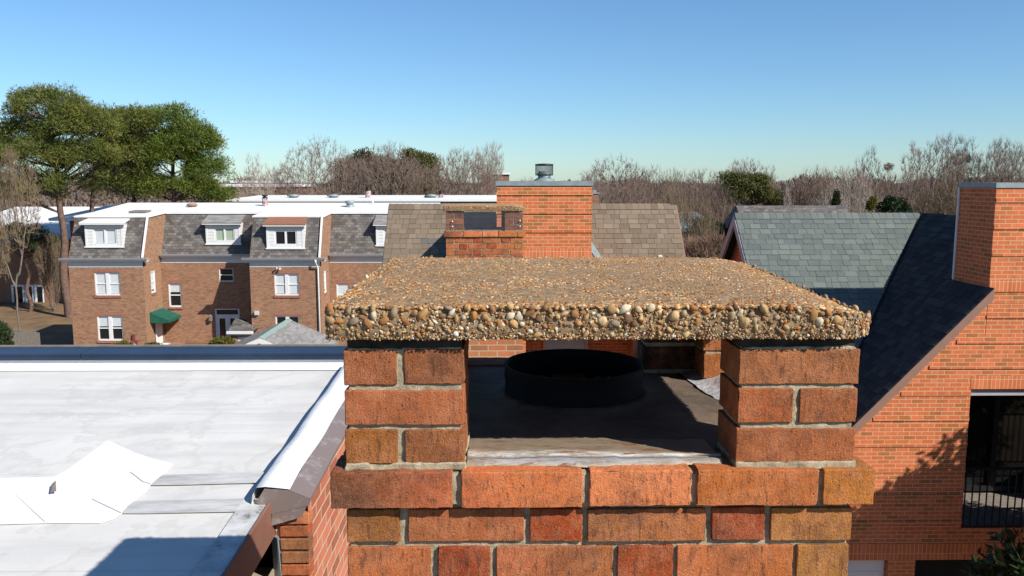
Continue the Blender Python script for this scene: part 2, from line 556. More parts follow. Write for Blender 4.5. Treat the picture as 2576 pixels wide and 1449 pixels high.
c = n.mix(n.ramp(n.noise(9, 6, 0.75), [(0.54, 0.0), (0.72, 0.8)]), (0.26, 0.20, 0.18), (0.50, 0.48, 0.48))
M['flange'] = n.done(c, 0.4, 0.15, 0.4)

# --- old slate
n = NT('old_slate')
b = n.n('ShaderNodeTexBrick', {'Vector': n.tc.outputs['UV'], 'Color1': (0, 0, 0, 1), 'Color2': (1, 1, 1, 1), 'Mortar': (0, 0, 0, 1), 'Scale': 1.0,
                               'Mortar Size': 0.008, 'Mortar Smooth': 0.1, 'Bias': 0.0, 'Brick Width': 0.28, 'Row Height': 0.19})
c = n.ramp(b.outputs['Color'], [(0.1, (0.10, 0.09, 0.085)), (0.4, (0.145, 0.13, 0.125)), (0.7, (0.17, 0.16, 0.15)), (0.95, (0.23, 0.21, 0.19))])
c = n.mix(n.ramp(n.noise(0.8, 6, 0.75), [(0.45, 0.0), (0.70, 0.7)]), c, (0.10, 0.07, 0.05))
c = n.mix(n.ramp(n.noise(2.3, 6, 0.8), [(0.60, 0.0), (0.70, 0.6)]), c, (0.34, 0.32, 0.28))
c = n.mix(n.ramp(n.noise(1.4, 6, 0.8), [(0.62, 0.0), (0.74, 0.7)]), c, (0.24, 0.20, 0.10))
c = n.mix(b.outputs['Fac'], c, (0.045, 0.04, 0.038))
n.bump(n.math('MULTIPLY', b.outputs['Fac'], -1.0), 0.6, 0.02)
M['slate'] = n.done(c, 0.8)
n = NT('worn_grey_shingle')
b = n.n('ShaderNodeTexBrick', {'Vector': n.tc.outputs['UV'], 'Color1': (0, 0, 0, 1), 'Color2': (1, 1, 1, 1), 'Mortar': (0, 0, 0, 1), 'Scale': 1.0,
                               'Mortar Size': 0.006, 'Bias': 0.0, 'Brick Width': 0.5, 'Row Height': 0.14})
c = n.ramp(b.outputs['Color'], [(0.1, (0.22, 0.215, 0.21)), (0.9, (0.33, 0.32, 0.31))])
c = n.mix(n.ramp(n.noise(1.0, 6, 0.75, n.scaled((1.0, 6, 6))), [(0.5, 0.0), (0.66, 0.7)]), c, (0.42, 0.38, 0.33))
c = n.mix(n.ramp(n.noise(0.7, 6, 0.75), [(0.5, 0.0), (0.7, 0.55)]), c, (0.14, 0.13, 0.12))
c = n.mix(b.outputs['Fac'], c, (0.09, 0.085, 0.08))
M['worn_shingle'] = n.done(c, 0.9)
M['verdigris'] = plain('green_ridge_metal', (0.27, 0.36, 0.32), 0.7, 0, var=0.15)
M['shingle_grey'] = shingle_mat('green_grey_shingle')
M['shingle_brown'] = shingle_mat('brown_shingle')
M['shingle_shaded'] = shingle_mat('shaded_shingle')

n = NT('flaking_red_flue')
c = n.mix(n.ramp(n.noise(9, 5, 0.7), [(0.46, 0.0), (0.52, 1.0)]), (0.22, 0.035, 0.03), (0.55, 0.52, 0.5))
M['flue_pot'] = n.done(c, 0.7)

# --- ground
n = NT('leaf_litter')
c = n.ramp(n.noise(0.35, 8, 0.75), [(0.28, (0.06, 0.045, 0.028)), (0.5, (0.20, 0.125, 0.065)), (0.72, (0.30, 0.19, 0.10))])
c = n.mix(n.ramp(n.noise(0.02, 4, 0.6), [(0.45, 0.0), (0.65, 0.6)]), c, (0.11, 0.10, 0.055))
M['ground'] = n.done(c, 0.95)


# ------------------------------------------------------------------ ground
mb = MB()
mb.face([(-2500, -600, 0), (2500, -600, 0), (2500, 4500, 0), (-2500, 4500, 0)])
struct(mb.build('ground', M['ground']))

# ------------------------------------------------------------------ the chimney in front
_gt = {}


def grid_box(nx, ny, nz):
    """shared-vertex lattice box surface in -1..1"""
    key = (nx, ny, nz)
    if key in _gt:
        return _gt[key]
    ids, V, F = {}, [], []

    def vid(i, j, k):
        if (i, j, k) not in ids:
            ids[(i, j, k)] = len(V)
            V.append((2 * i / nx - 1, 2 * j / ny - 1, 2 * k / nz - 1))
        return ids[(i, j, k)]
    for i in range(nx):
        for j in range(ny):
            F.append([vid(i, j, 0), vid(i, j + 1, 0), vid(i + 1, j + 1, 0), vid(i + 1, j, 0)])
            F.append([vid(i, j, nz), vid(i + 1, j, nz), vid(i + 1, j + 1, nz), vid(i, j + 1, nz)])
    for i in range(nx):
        for k in range(nz):
            F.append([vid(i, 0, k), vid(i + 1, 0, k), vid(i + 1, 0, k + 1), vid(i, 0, k + 1)])
            F.append([vid(i, ny, k), vid(i, ny, k + 1), vid(i + 1, ny, k + 1), vid(i + 1, ny, k)])
    for j in range(ny):
        for k in range(nz):
            F.append([vid(0, j, k), vid(0, j, k + 1), vid(0, j + 1, k + 1), vid(0, j + 1, k)])
            F.append([vid(nx, j, k), vid(nx, j + 1, k), vid(nx, j + 1, k + 1), vid(nx, j, k + 1)])
    _gt[key] = (np.array(V), np.array(F))
    return _gt[key]


class Bricks:
    def __init__(self):
        self.V, self.F, self.C, self.n, self.k = [], [], [], 0, 0

    def add(self, x0, x1, y0, y1, z0, z1, col, col2=None, step=0.0085, r=0.0019, amp=1.0):
        nx, ny, nz = [max(3, int(round(d / step))) for d in (x1 - x0, y1 - y0, z1 - z0)]
        V, F = grid_box(nx, ny, nz)
        half = np.array([x1 - x0, y1 - y0, z1 - z0]) / 2
        # pull the outermost lattice lines close to the arrises so that they stay crisp
        V = V.copy()
        for ax_, n_ in enumerate((nx, ny, nz)):
            t = V[:, ax_]
            lim = 1 - 2 / n_
            keep = 1 - r * 1.1 / half[ax_]
            V[:, ax_] = np.where(np.abs(t) > 0.9999, t, t / max(lim, 1e-6) * keep if n_ > 2 else t)
        cen = np.array([x0 + x1, y0 + y1, z0 + z1]) / 2
        p = V * half
        inner = half - r
        q = np.clip(p, -inner, inner)
        d = p - q
        L = np.linalg.norm(d, axis=1, keepdims=True)
        nrm = np.where(L > 1e-9, d / np.maximum(L, 1e-9), 0)
        edge = (np.abs(d) > 1e-9).sum(1) > 1
        p = np.where(L > 1e-9, q + nrm * r, p)
        w = p + cen
        self.k += 1
        s = self.k % 97
        a = vnoise(w, 60, s) * 0.0007 + vnoise(w, 170, s + 1) * 0.0006
        chip = np.maximum(0, vnoise(w, 75, s + 2) - 0.25) * 0.0075
        p = p + nrm * ((a - np.where(edge, chip, chip * 0.15)) * amp)[:, None]
        tl = np.array([rng.uniform(-1, 1) * 0.0012, rng.uniform(-1, 1) * 0.0016, rng.uniform(-1, 1) * 0.0010])
        ang = rng.uniform(-0.006, 0.006)
        p[:, 2] += p[:, 0] * ang
        self.V.append(p + cen + tl)
        self.F.append(F + self.n)
        self.n += len(p)
        c = np.array(col)[None, :] * np.ones((len(p), 1))
        if col2 is not None:
            t = np.clip((V[:, :1] + 1) / 2 + vnoise(w, 22, s)[:, None] * 0.35, 0, 1)
            c = c * (1 - t) + np.array(col2)[None, :] * t
        c = c * (1 + 0.10 * vnoise(w, 12, s + 5))[:, None]
        self.C.append(np.clip(c, 0, 1))

    def build(self, name, parent, mat):
        V, F = np.concatenate(self.V), np.concatenate(self.F)
        o = np_mesh(name, V, F, mat, parent, np.concatenate(self.C))
        # broad faces keep their own direction, so arrises stay crisp
        fn = np.cross(V[F[:, 2]] - V[F[:, 0]], V[F[:, 3]] - V[F[:, 1]])
        fn *= np.linalg.norm(fn, axis=1, keepdims=True)
        N = np.zeros_like(V)
        for k in range(4):
            np.add.at(N, F[:, k], fn)
        N /= np.maximum(np.linalg.norm(N, axis=1, keepdims=True), 1e-12)
        o.data.normals_split_custom_set_from_vertices(N.astype(np.float32).tolist())
        return o


def bc(r, g, b, k=0.80):
    c_ = lin((r, g, b))
    return (min(0.9, c_[0] * k * 1.34), c_[1] * k * 1.62, c_[2] * k * 1.12)


BX0, BX1, BY0, BY1 = -0.277, 0.625, 1.40, 2.30      # chimney body
BELT_T, BELT_B, CP, BH = 11.4995, 11.4345, 0.0705, 0.0615
SLAB_B, SLAB_T = 11.7315, 11.7935


def xs(*us):
    return [(PX(a, 1300, 1.40), PX(b, 1300, 1.40)) for a, b in us]


chim = thing('brick_chimney', 'largest and nearest brick chimney, with a pebbled slab raised on piers over an open flue', 'chimney', (0.174, 1.85, 0), 'red brick chimneys with pebble slab caps')
B = Bricks()
pal = [bc(196, 98, 70), bc(178, 88, 58), bc(165, 82, 56), bc(205, 108, 80), bc(158, 72, 46), bc(186, 100, 58)]
# piers: three courses
pl, pr = (-0.273, -0.066), (0.412, 0.622)
D = 0.205
for r_ in range(3):
    z0 = BELT_T + 0.009 + r_ * CP
    z1 = z0 + BH
    for side, (a, b_) in (('l', pl), ('r', pr)):
        D = 0.205 if side == 'l' else 0.125
        split = (r_ % 2 == 0) if side == 'l' else (r_ % 2 == 1)
        cols = {('l', 2): [bc(158, 84, 60), bc(146, 80, 58)], ('l', 1): [bc(176, 92, 66)], ('l', 0): [bc(158, 88, 44), bc(150, 82, 52)],
                ('r', 2): [bc(166, 94, 66)], ('r', 1): [bc(182, 90, 56), bc(164, 86, 56)], ('r', 0): [bc(168, 88, 60)]}[(side, r_)]
        if split:
            m_ = a + (b_ - a) * (0.47 if side == 'l' else 0.49)
            B.add(a, m_ - 0.006, BY0, BY0 + D, z0, z1, cols[0])
            B.add(m_ + 0.006, b_, BY0, BY0 + D, z0, z1, cols[1])
        else:
            B.add(a, b_, BY0, BY0 + (0.097 if side == 'l' else D), z0, z1, cols[0])
            if side == 'l':
                B.add(a, b_, BY0 + 0.107, BY0 + D, z0, z1, cols[0])
    # rear piers: left, and right in two steps
    c0, c1 = pal[r_], pal[(r_ + 3) % 6]
    D = 0.205
    B.add(pl[0], -0.10, BY1 - D, BY1 - 0.108, z0, z1, c0)
    B.add(pl[0], -0.10, BY1 - 0.098, BY1, z0, z1, c1)
    B.add(0.503, pr[1], 2.02, 2.115, z0, z1, bc(176, 92, 52))
    B.add(0.372, pr[1], 2.125, 2.20, z0, z1, (0.012, 0.009, 0.008))  # near-black colour puts the deep shade behind the step into the brick
    B.add(0.372, pr[1], 2.21, BY1, z0, z1, c0)
# belt course stepping out
e = 0.0185
belt = xs((840, 1141), (1162, 1462), (1480, 1731), (1745, 2045), (2056, 2183))
bcols = [(bc(84, 50, 40), bc(204, 100, 72)), (bc(224, 108, 74), bc(214, 114, 76)), (bc(236, 128, 94), None), (bc(196, 100, 52), bc(200, 104, 62)), (bc(192, 108, 50), None)]
for (a, b_), (c0, c1) in zip(belt, bcols):
    B.add(a, b_, BY0 - e, BY0 + 0.08, BELT_B, BELT_T, c0, c1, amp=1.3)


def side_course(z0, z1, out, shift, cols, front_gap):
    y = BY0 + front_gap
    i = 0
    first = True
    while y < BY1 + out - 0.02:
        L = (0.10 if (shift and first) else 0.205)
        first = False
        y1 = min(y + L, BY1 + out)
        for s in (0, 1):
            x0 = BX0 - out if s == 0 else BX1 + out - 0.1
            B.add(x0, x0 + 0.1, y, y1, z0, z1, cols[(i + s * 2) % len(cols)], step=0.012)
        y = y1 + 0.0105
        i += 1
    x = BX0 - out + 0.11
    while x < BX1 + out - 0.12:
        x1 = min(x + 0.205, BX1 + out - 0.11)
        B.add(x, x1, BY1 + out - 0.1, BY1 + out, z0, z1, cols[i % len(cols)], step=0.014)
        x = x1 + 0.0105
        i += 1


side_course(BELT_B, BELT_T, e, False, pal, 0.09)
rowA = xs((872, 1006), (1025, 1317), (1334, 1466), (1480, 1777), (1790, 1923), (1938, 2142))
rowB = xs((872, 1083), (1100, 1233), (1250, 1545), (1554, 1696), (1706, 2000), (2010, 2141))
colA = [bc(158, 92, 50), (bc(164, 88, 58), bc(190, 98, 70)), bc(168, 66, 34), (bc(150, 88, 58), bc(196, 106, 72)), bc(158, 60, 32), bc(178, 108, 66)]
colB = [bc(194, 102, 70), bc(158, 60, 30), (bc(204, 106, 80), bc(170, 90, 54)), bc(166, 68, 36), (bc(206, 108, 74), bc(190, 98, 58)), bc(180, 112, 64)]
for r_ in range(9):
    z1 = BELT_B - 0.010 - r_ * CP
    z0 = z1 - BH
    row, cols = (rowA, colA) if r_ % 2 == 0 else (rowB, colB)
    for i, (a, b_) in enumerate(row):
        cc = cols[i] if r_ < 2 else (rng.choice(pal) if i % 2 else rng.choice([bc(158, 62, 34), bc(150, 84, 54), bc(190, 100, 66)]))
        c2 = None
        if isinstance(cc[0], tuple):
            cc, c2 = cc
        B.add(a, b_, BY0, BY0 + 0.1, z0, z1, cc, c2, step=0.0085 if r_ < 2 else 0.014)
    side_course(z0, z1, 0.0, r_ % 2 == 0, pal, 0.11)
bricks_o = B.build('brickwork', chim, M['old_brick'])
bricks_o['_at'] = chim['_at']

# mortar core, a touch behind the brick faces
B = Bricks()
g_ = 0.0068
z_low = BELT_B - 0.010 - 9 * CP
B.add(BX0 + g_, BX1 - g_, BY0 + g_, BY1 - g_, z_low - 0.01, BELT_B + 0.004, (.3, .3, .3), step=0.012, r=0.002, amp=1.8)
B.add(BX0 - e + g_ + 0.003, BX1 + e - g_, BY0 - e + g_ + 0.001, BY1 + e - g_, BELT_B + 0.004, 11.4935, (.3, .3, .3), step=0.010, r=0.002, amp=1.5)
for a, b_, D in ((*pl, 0.205), (*pr, 0.125)):
    B.add(a + 0.006, b_ - 0.006, BY0 + 0.006, BY0 + D - 0.006, 11.49, SLAB_B - 0.018, (.3, .3, .3), step=0.0075, r=0.002, amp=2.2)
    # bed under the pier, squeezed on the belt
    B.add(a - 0.002, b_ + 0.003, BY0 - 0.002, BY0 + D, 11.4945, 11.5095, (.3, .3, .3), step=0.008, r=0.003, amp=2.6)
B.add(pl[0] + 0.006, -0.106, BY1 - 0.205 + 0.006, BY1 - 0.006, 11.49, SLAB_B + 0.004, (.3, .3, .3), step=0.012, r=0.002)
B.add(0.509, pr[1] - 0.006, 2.026, 2.12, 11.49, SLAB_B + 0.004, (.3, .3, .3), step=0.012, r=0.002)
B.add(0.378, pr[1] - 0.006, 2.128, BY1 - 0.006, 11.49, SLAB_B + 0.004, (.3, .3, .3), step=0.012, r=0.002)
B.build('mortar', chim, M['old_mortar'])
M['shade_bed'] = plain('shade_dark_mortar', (0.045, 0.038, 0.03), 0.95, var=0.6, scale=40)  # near-black mortar colour paints in the shade under the slab overhang
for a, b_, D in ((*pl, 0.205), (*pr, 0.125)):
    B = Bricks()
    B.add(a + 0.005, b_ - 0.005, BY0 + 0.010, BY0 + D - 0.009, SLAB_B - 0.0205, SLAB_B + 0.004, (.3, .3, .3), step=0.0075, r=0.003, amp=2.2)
    B.build('top_bed', chim, M['shade_bed'])
mb = MB()
mb.box(BX0, BX1, BY0, BY1, 0, z_low - 0.004)
M['brick_stack'] = brick_mat('stack_brick', [(0.34, 0.14, 0.06), (0.56, 0.20, 0.085), (0.44, 0.12, 0.055), (0.64, 0.25, 0.115), (0.50, 0.20, 0.08)], (0.60, 0.50, 0.34), bw=0.2135, rh=0.0705, ms=0.010)
mb.build('lower_stack', M['brick_stack'], chim)

# crown floor, flue, flashing
nx, ny = 60, 50
fx0, fx1, fy0, fy1 = BX0 + 0.02, BX1 - 0.02, 1.435, 2.29
FCX, FCY, FR = 0.172, 1.930, 0.1635
V, F = [], []
for j in range(ny + 1):
    for i in range(nx + 1):
        V.append((fx0 + (fx1 - fx0) * i / nx, fy0 + (fy1 - fy0) * j / ny, 11.497))
V = np.array(V)
dr = np.hypot(V[:, 0] - FCX, V[:, 1] - FCY)
V[:, 2] += vnoise(V, 9, 3) * 0.003 + 0.010 * np.exp(-((dr - FR) / 0.02) ** 2) * (dr > FR * 0.9)
V[:, 2] = np.where(dr < FR * 0.93, V[:, 2] - 0.30, V[:, 2])
for j in range(ny):
    for i in range(nx):
        a = j * (nx + 1) + i
        F.append([a, a + 1, a + nx + 2, a + nx + 1])
np_mesh('crown', V, np.array(F), M['crown'], chim)
mb = MB()
mb.lathe([(FR, 11.49), (FR + 0.001, 11.53), (FR + 0.0015, 11.562), (FR + 0.003, 11.566), (FR + 0.003, 11.570), (FR - 0.002, 11.570), (FR - 0.0035, 11.56), (FR - 0.0035, 11.2)], FCX, FCY, 72)
mb.lathe([(FR + 0.0035, 11.540), (FR + 0.0035, 11.546)], FCX, FCY, 72)
M['soot'] = plain('sooty_flue_steel', (0.010, 0.010, 0.011), 0.75, 0.0, var=0.35, scale=12, spec=0.15)
flue_o = mb.build('flue_pipe', M['soot'], chim)
# front flashing: a lipped strip with flaking paint, folded and a bit torn
V, F = [], []
n_s = 70
prof = [(1.4120, 11.4985), (1.4165, 11.5065), (1.422, 11.5080), (1.429, 11.5080), (1.4310, 11.5075), (1.4330, 11.5118), (1.450, 11.5130), (1.463, 11.5110), (1.490, 11.5050), (1.575, 11.5005)]
for i in range(n_s + 1):
    t = i / n_s
    x = -0.062 + (0.455 - 0.0) * t
    for k, (y, z) in enumerate(prof):
        V.append((x, y, z))
V = np.array(V)
kk = np.tile(np.arange(len(prof)), n_s + 1)
tt = np.repeat(np.arange(n_s + 1) / n_s, len(prof))
V[:, 2] += vnoise(V, 28, 5) * 0.0020 + vnoise(V, 75, 6) * 0.0010
V[:, 1] += vnoise(V, 16, 8) * 0.004 + np.where(kk < 3, 0.004 * np.sin(tt * 9), 0)
V[:, 1] -= np.where(kk > 5, 0.022 * np.clip(tt * 1.5 - 0.5, 0, 1), 0)
m_ = len(prof)
for i in range(n_s):
    for k in range(m_ - 1):
        a = i * m_ + k
        F.append([a, a + m_, a + m_ + 1, a + 1])
pc = np.array([(0.50, 0.42, 0.29), (0.36, 0.36, 0.39), (0.38, 0.38, 0.41), (0.33, 0.33, 0.36), (0.05, 0.05, 0.05), (0.62, 0.60, 0.56), (0.58, 0.55, 0.50), (0.42, 0.35, 0.26), (0.34, 0.26, 0.18), (0.26, 0.205, 0.15)])
np_mesh('flashing', V, np.array(F), M['flash'], chim, pc[kk])
# crumpled tape up the right hand side of the floor
V, F = [], []
for i in range(41):
    t = i / 40
    y = 1.62 + 0.50 * t
    for k in range(7):
        s = k / 6
        V.append((0.535 - 0.07 * t + 0.10 * s, y, 11.4995 + 0.035 * s ** 1.6))
V = np.array(V)
V[:, 0] += vnoise(V, 22, 9) * 0.016
V[:, 2] += vnoise(V, 45, 10) * 0.004
for i in range(40):
    for k in range(6):
        a = i * 7 + k
        F.append([a, a + 7, a + 8, a + 1])
np_mesh('silver_tape', V, np.array(F), M['tape'], chim)


# ------------------------------------------------------------------ pebbled capstone
def ico(sub_):
    bm = bmesh.new()
    bmesh.ops.create_icosphere(bm, subdivisions=sub_, radius=1.0)
    V = np.array([v.co[:] for v in bm.verts])
    F = np.array([[v.index for v in f.verts] for f in bm.faces])
    bm.free()
    return V, F


ICO = {1: ico(1), 2: ico(2), 3: ico(3)}
nrg = np.random.default_rng(11)
STONE = np.array([lin(c) for c in [(196, 156, 104), (186, 138, 84), (178, 116, 62), (190, 128, 60), (214, 188, 148), (225, 210, 180), (150, 104, 66), (118, 84, 60), (146, 132, 116), (170, 150, 122), (168, 92, 48), (204, 170, 120), (236, 228, 212), (96, 72, 56)]])
SW = np.array([12, 10, 7, 5, 12, 8, 7, 5, 6, 10, 3, 10, 6, 3], float)
SW /= SW.sum()


class Pebbles:
    def __init__(self):
        self.V, self.F, self.C, self.n = [], [], [], 0

    def add(self, pos, nor, rad, lvl=1, flat=(0.6, 0.9), tone=1.0, cols=None):
        """pos (n,3), nor (n,3) outward, rad (n,)"""
        n_ = len(pos)
        V, F = ICO[lvl]
        # random tangent frame
        rv = nrg.normal(size=(n_, 3))
        t = np.cross(nor, rv)
        t /= np.linalg.norm(t, axis=1, keepdims=True)
        b = np.cross(nor, t)
        sx = nrg.uniform(0.95, 1.55, n_)
        sy = nrg.uniform(0.7, 1.0, n_)
        sz = nrg.uniform(flat[0], flat[1], n_)
        ph = nrg.uniform(0, 50, (n_, 1, 3))
        lump = 1 + 0.16 * np.sin(V[None] * 2.1 + ph).sum(2) / 1.7 + 0.09 * np.sin(V[None] * 4.3 + ph * 1.7).sum(2) / 1.7
        L = V[None] * lump[..., None] * rad[:, None, None]
        W = pos[:, None] + t[:, None] * (L[..., :1] * sx[:, None, None]) + b[:, None] * (L[..., 1:2] * sy[:, None, None]) + nor[:, None] * (L[..., 2:] * sz[:, None, None])
        self.V.append(W.reshape(-1, 3))
        self.F.append((F[None] + (np.arange(n_) * len(V))[:, None, None]).reshape(-1, 3) + self.n)
        self.n += n_ * len(V)
        c = STONE[nrg.choice(len(STONE), n_, p=SW)] * nrg.uniform(0.78, 1.12, (n_, 1)) * np.array(tone)
        self.C.append(np.repeat(c, len(V), axis=0))


SX0, SX1, SY0, SY1 = -0.300, 0.651, 1.381, 2.29
# outline of the slab seen from above: sharp at the front left, worn round at the right
outl = []
for cx, cy, r, a0 in ((SX0 + 0.012, SY0 + 0.012, 0.012, 180), (SX1 - 0.075, SY0 + 0.075, 0.075, 270), (SX1 - 0.12, SY1 - 0.12, 0.12, 0), (SX0 + 0.03, SY1 - 0.03, 0.03, 90)):
    for k in range(9):
        a = R(a0 + 90 * k / 8)
        outl.append((cx + r * math.cos(a), cy + r * math.sin(a)))
outl = np.array(outl)
seg = np.roll(outl, -1, 0) - outl
sl_len = np.linalg.norm(seg, axis=1)
cum = np.concatenate([[0], np.cumsum(sl_len)])
PER = cum[-1]


def on_edge(s):
    s = np.mod(s, PER)
    i = np.clip(np.searchsorted(cum, s, side='right') - 1, 0, len(outl) - 1)
    t = (s - cum[i]) / sl_len[i]
    p = outl[i] + seg[i] * t[:, None]
    d = seg[i] / sl_len[i][:, None]
    return p, np.stack([d[:, 1], -d[:, 0]], 1)


def wear(x, y):
    return np.clip((x - (SX1 - 0.17)) / 0.17, 0, 1) ** 2.0 * 0.026 * np.clip(1.15 - (y - SY0) / 0.9, 0.3, 1)


def zmap(x, y, z):
    return SLAB_B + (z - SLAB_B) * (1 - wear(x, y) / (SLAB_T - SLAB_B))


def dome(x, y):
    dx = np.minimum(x - SX0, SX1 - x)
    dy = np.minimum(y - SY0, SY1 - y)
    d = np.clip(np.minimum(dx, dy) / 0.30, 0, 1)
    return SLAB_T - 0.006 + 0.014 * (1 - (1 - d) ** 2) - wear(x, y)


cap = None
mb = MB()
# core: stacked outlines then the domed top as a grid
N_E = 300
ss = np.linspace(0, PER, N_E, endpoint=False)
pe, ne = on_edge(ss)
cen = np.array([(SX0 + SX1) / 2, (SY0 + SY1) / 2])
rings = []
for z, ins in ((SLAB_B + 0.001, 0.03), (SLAB_B, 0.008), (SLAB_B + 0.004, 0.003), (SLAB_B + 0.02, 0.0015), (SLAB_B + 0.04, 0.002), (SLAB_T - 0.010, 0.005), (SLAB_T - 0.006, 0.010)):
    q = pe - ne * ins
    rings.append(np.concatenate([q, zmap(q[:, 0], q[:, 1], np.full(N_E, z))[:, None]], 1))
for f in np.linspace(0.94, 0.0, 26):
    q = cen + (pe - ne * 0.012 - cen) * f
    rings.append(np.concatenate([q, dome(q[:, 0], q[:, 1])[:, None]], 1))
V = np.concatenate(rings)
jit = vnoise(V, 70, 4) * 0.0016 + vnoise(V, 190, 5) * 0.0012
V[:, 2] += np.where(V[:, 2] > SLAB_T - 0.012, jit, 0)
rad = V[:, :2] - cen
V[:, :2] += rad / np.linalg.norm(rad + 1e-9, axis=1, keepdims=True) * np.where(V[:, 2] < SLAB_T - 0.008, jit, 0)[:, None]
F = []
for i in range(len(rings) - 1):
    a = np.arange(N_E)
    b_ = (a + 1) % N_E
    F.append(np.stack([i * N_E + a, i * N_E + b_, (i + 1) * N_E + b_, (i + 1) * N_E + a], 1))
cap = np_mesh('capstone', V, np.concatenate(F), M['cement'], chim)
cap['_at'] = chim['_at']

PB = Pebbles()


def rim(n_, s0, s1, z0, z1, r0, r1, lvl, out=0.25, zpow=1.0, tone=1.0):
    s = nrg.uniform(s0, s1, n_)
    p, nn = on_edge(s)
    z = z0 + (z1 - z0) * nrg.uniform(0, 1, n_) ** zpow
    r = nrg.uniform(r0, r1, n_)
    inset = np.where(z > SLAB_T - 0.014, 0.003, 0.0)
    q = p + nn * (r * (out + nrg.uniform(-0.6, 0.1, n_)) - inset)[:, None]
    z = zmap(q[:, 0], q[:, 1], z)
    PB.add(np.concatenate([q, z[:, None]], 1), np.concatenate([nn, np.zeros((n_, 1))], 1), r, lvl, tone=tone)


def spaced(n_, s0, s1, z0, z1, rmin, rmax, gap=1.35):
    out = []
    for _ in range(n_ * 30):
        if len(out) >= n_:
            break
        s, z, r = nrg.uniform(s0, s1), nrg.uniform(z0, z1), nrg.uniform(rmin, rmax)
        if all((s - a) ** 2 + (z - b) ** 2 > ((r + c) * gap * 0.78) ** 2 for a, b, c in out):
            out.append((s, z, r))
    return np.array(out)


# front edge + round right corner: perimeter position of the front run
front_s0 = 0.0
front_s1 = cum[18] + 0.30
big = spaced(150, front_s0, front_s1, SLAB_B + 0.028, SLAB_T - 0.004, 0.0045, 0.0085)
p, nn = on_edge(big[:, 0])
q_ = p + nn * (big[:, 2] * nrg.uniform(-0.65, 0.10, len(big)))[:, None]
PB.add(np.concatenate([q_, zmap(q_[:, 0], q_[:, 1], big[:, 1])[:, None]], 1), np.concatenate([nn, np.zeros((len(p), 1))], 1), big[:, 2], 3)
mid = spaced(520, front_s0, front_s1, SLAB_B + 0.006, SLAB_T - 0.004, 0.0026, 0.0048, 1.15)
p, nn = on_edge(mid[:, 0])
q_ = p + nn * (mid[:, 2] * nrg.uniform(-0.7, 0.15, len(mid)))[:, None]
PB.add(np.concatenate([q_, zmap(q_[:, 0], q_[:, 1], mid[:, 1])[:, None]], 1), np.concatenate([nn, np.zeros((len(p), 1))], 1), mid[:, 2], 2)
rim(3600, front_s0, front_s1, SLAB_B + 0.001, SLAB_T - 0.004, 0.0010, 0.0024, 1, 0.05)
rim(900, front_s0, front_s1, SLAB_B + 0.0005, SLAB_B + 0.008, 0.0010, 0.0024, 1, -0.1)
rim(1500, front_s1, PER, SLAB_B, SLAB_T - 0.004, 0.0016, 0.0055, 1, 0.3)
# the top, worn flat
nt = 34000
x = nrg.uniform(SX0 + 0.004, SX1 - 0.004, nt)
y = SY0 + 0.004 + (SY1 - SY0 - 0.008) * nrg.uniform(0, 1, nt) ** 1.15
ok = np.ones(nt, bool)
for cx, cy, r, qx, qy in ((SX1 - 0.075, SY0 + 0.075, 0.075, 1, -1), (SX1 - 0.12, SY1 - 0.12, 0.12, 1, 1), (SX0 + 0.03, SY1 - 0.03, 0.03, -1, 1)):
    ok &= ~(((x - cx) * qx > 0) & ((y - cy) * qy > 0) & (np.hypot(x - cx, y - cy) > r - 0.004))
x, y = x[ok], y[ok]
r = nrg.gamma(2.2, 0.00055, len(x)) + 0.0008
r = np.clip(r, 0.0009, 0.0050)
edge_d = np.minimum(np.minimum(x - SX0, SX1 - x), np.minimum(y - SY0, SY1 - y))
r *= 1 + 0.8 * np.exp(-edge_d / 0.035)
z = dome(x, y) - r * 0.34
up = np.stack([nrg.normal(0, 0.12, len(x)), nrg.normal(0, 0.12, len(x)), np.ones(len(x))], 1)
up /= np.linalg.norm(up, axis=1, keepdims=True)
PB.add(np.stack([x, y, z], 1), up, r, 1, (0.5, 0.8), (1.04, 0.87, 0.70))
np_mesh('pebbles', np.concatenate(PB.V), np.concatenate(PB.F), M['pebble'], cap, np.concatenate(PB.C))
bpy.data.objects['pebbles']['kind'] = 'stuff'
bpy.data.objects['pebbles'].parent = cap

# ------------------------------------------------------------------ the twin chimney further back, with a wire screen
ch2 = copy_tree(chim, None, ('flue_pipe', 'silver_tape'))
ch2.location = (chim.location[0] - 0.375, chim.location[1] + 8.23, -0.08)
ch2['_at'] = [ch2.location[0], ch2.location[1], -0.08]
tag(ch2, 'brick chimney behind the near slab with wire mesh screwed over the opening under its cap', 'chimney', 'red brick chimneys with pebble slab caps')
mb = MB()
mx0, mx1, my, mz0, mz1 = BX0 - 0.375 + 0.004, BX1 - 0.375 + 0.012, 9.63 - 0.012, 11.425, 11.648
k = 0
step = 0.0127
while mx0 + k * step <= mx1:
    x = mx0 + k * step
    mb.box(x - 0.0007, x + 0.0007, my - 0.0007, my + 0.0007, mz0, mz1)
    k += 1
k = 0
while mz0 + k * step <= mz1:
    z = mz0 + k * step
    mb.box(mx0, mx1, my - 0.0022, my - 0.0008, z - 0.0007, z + 0.0007)
    k += 1
M['wire'] = plain('galvanised_wire', (0.30, 0.30, 0.32), 0.4, 0.5)
sub(mb, 'wire_mesh', M['wire'], ch2)
for x, z in ((PX(1138, 557, 9.62), PZ(557, 9.62)), (PX(1138, 569, 9.62), PZ(570, 9.62)), (PX(1308, 555, 9.62), PZ(555, 9.62)), (PX(1308, 569, 9.62), PZ(569, 9.62))):
    mb = MB()
    mb.lathe([(0.0, 0), (0.009, 0.0), (0.009, 0.005), (0.0, 0.007)], 0, 0, 12)
    mb.v = [(x + a, my - 0.003 - c_, z + b_) for a, b_, c_ in mb.v]
    sub(mb, 'screw', M['white'], ch2)

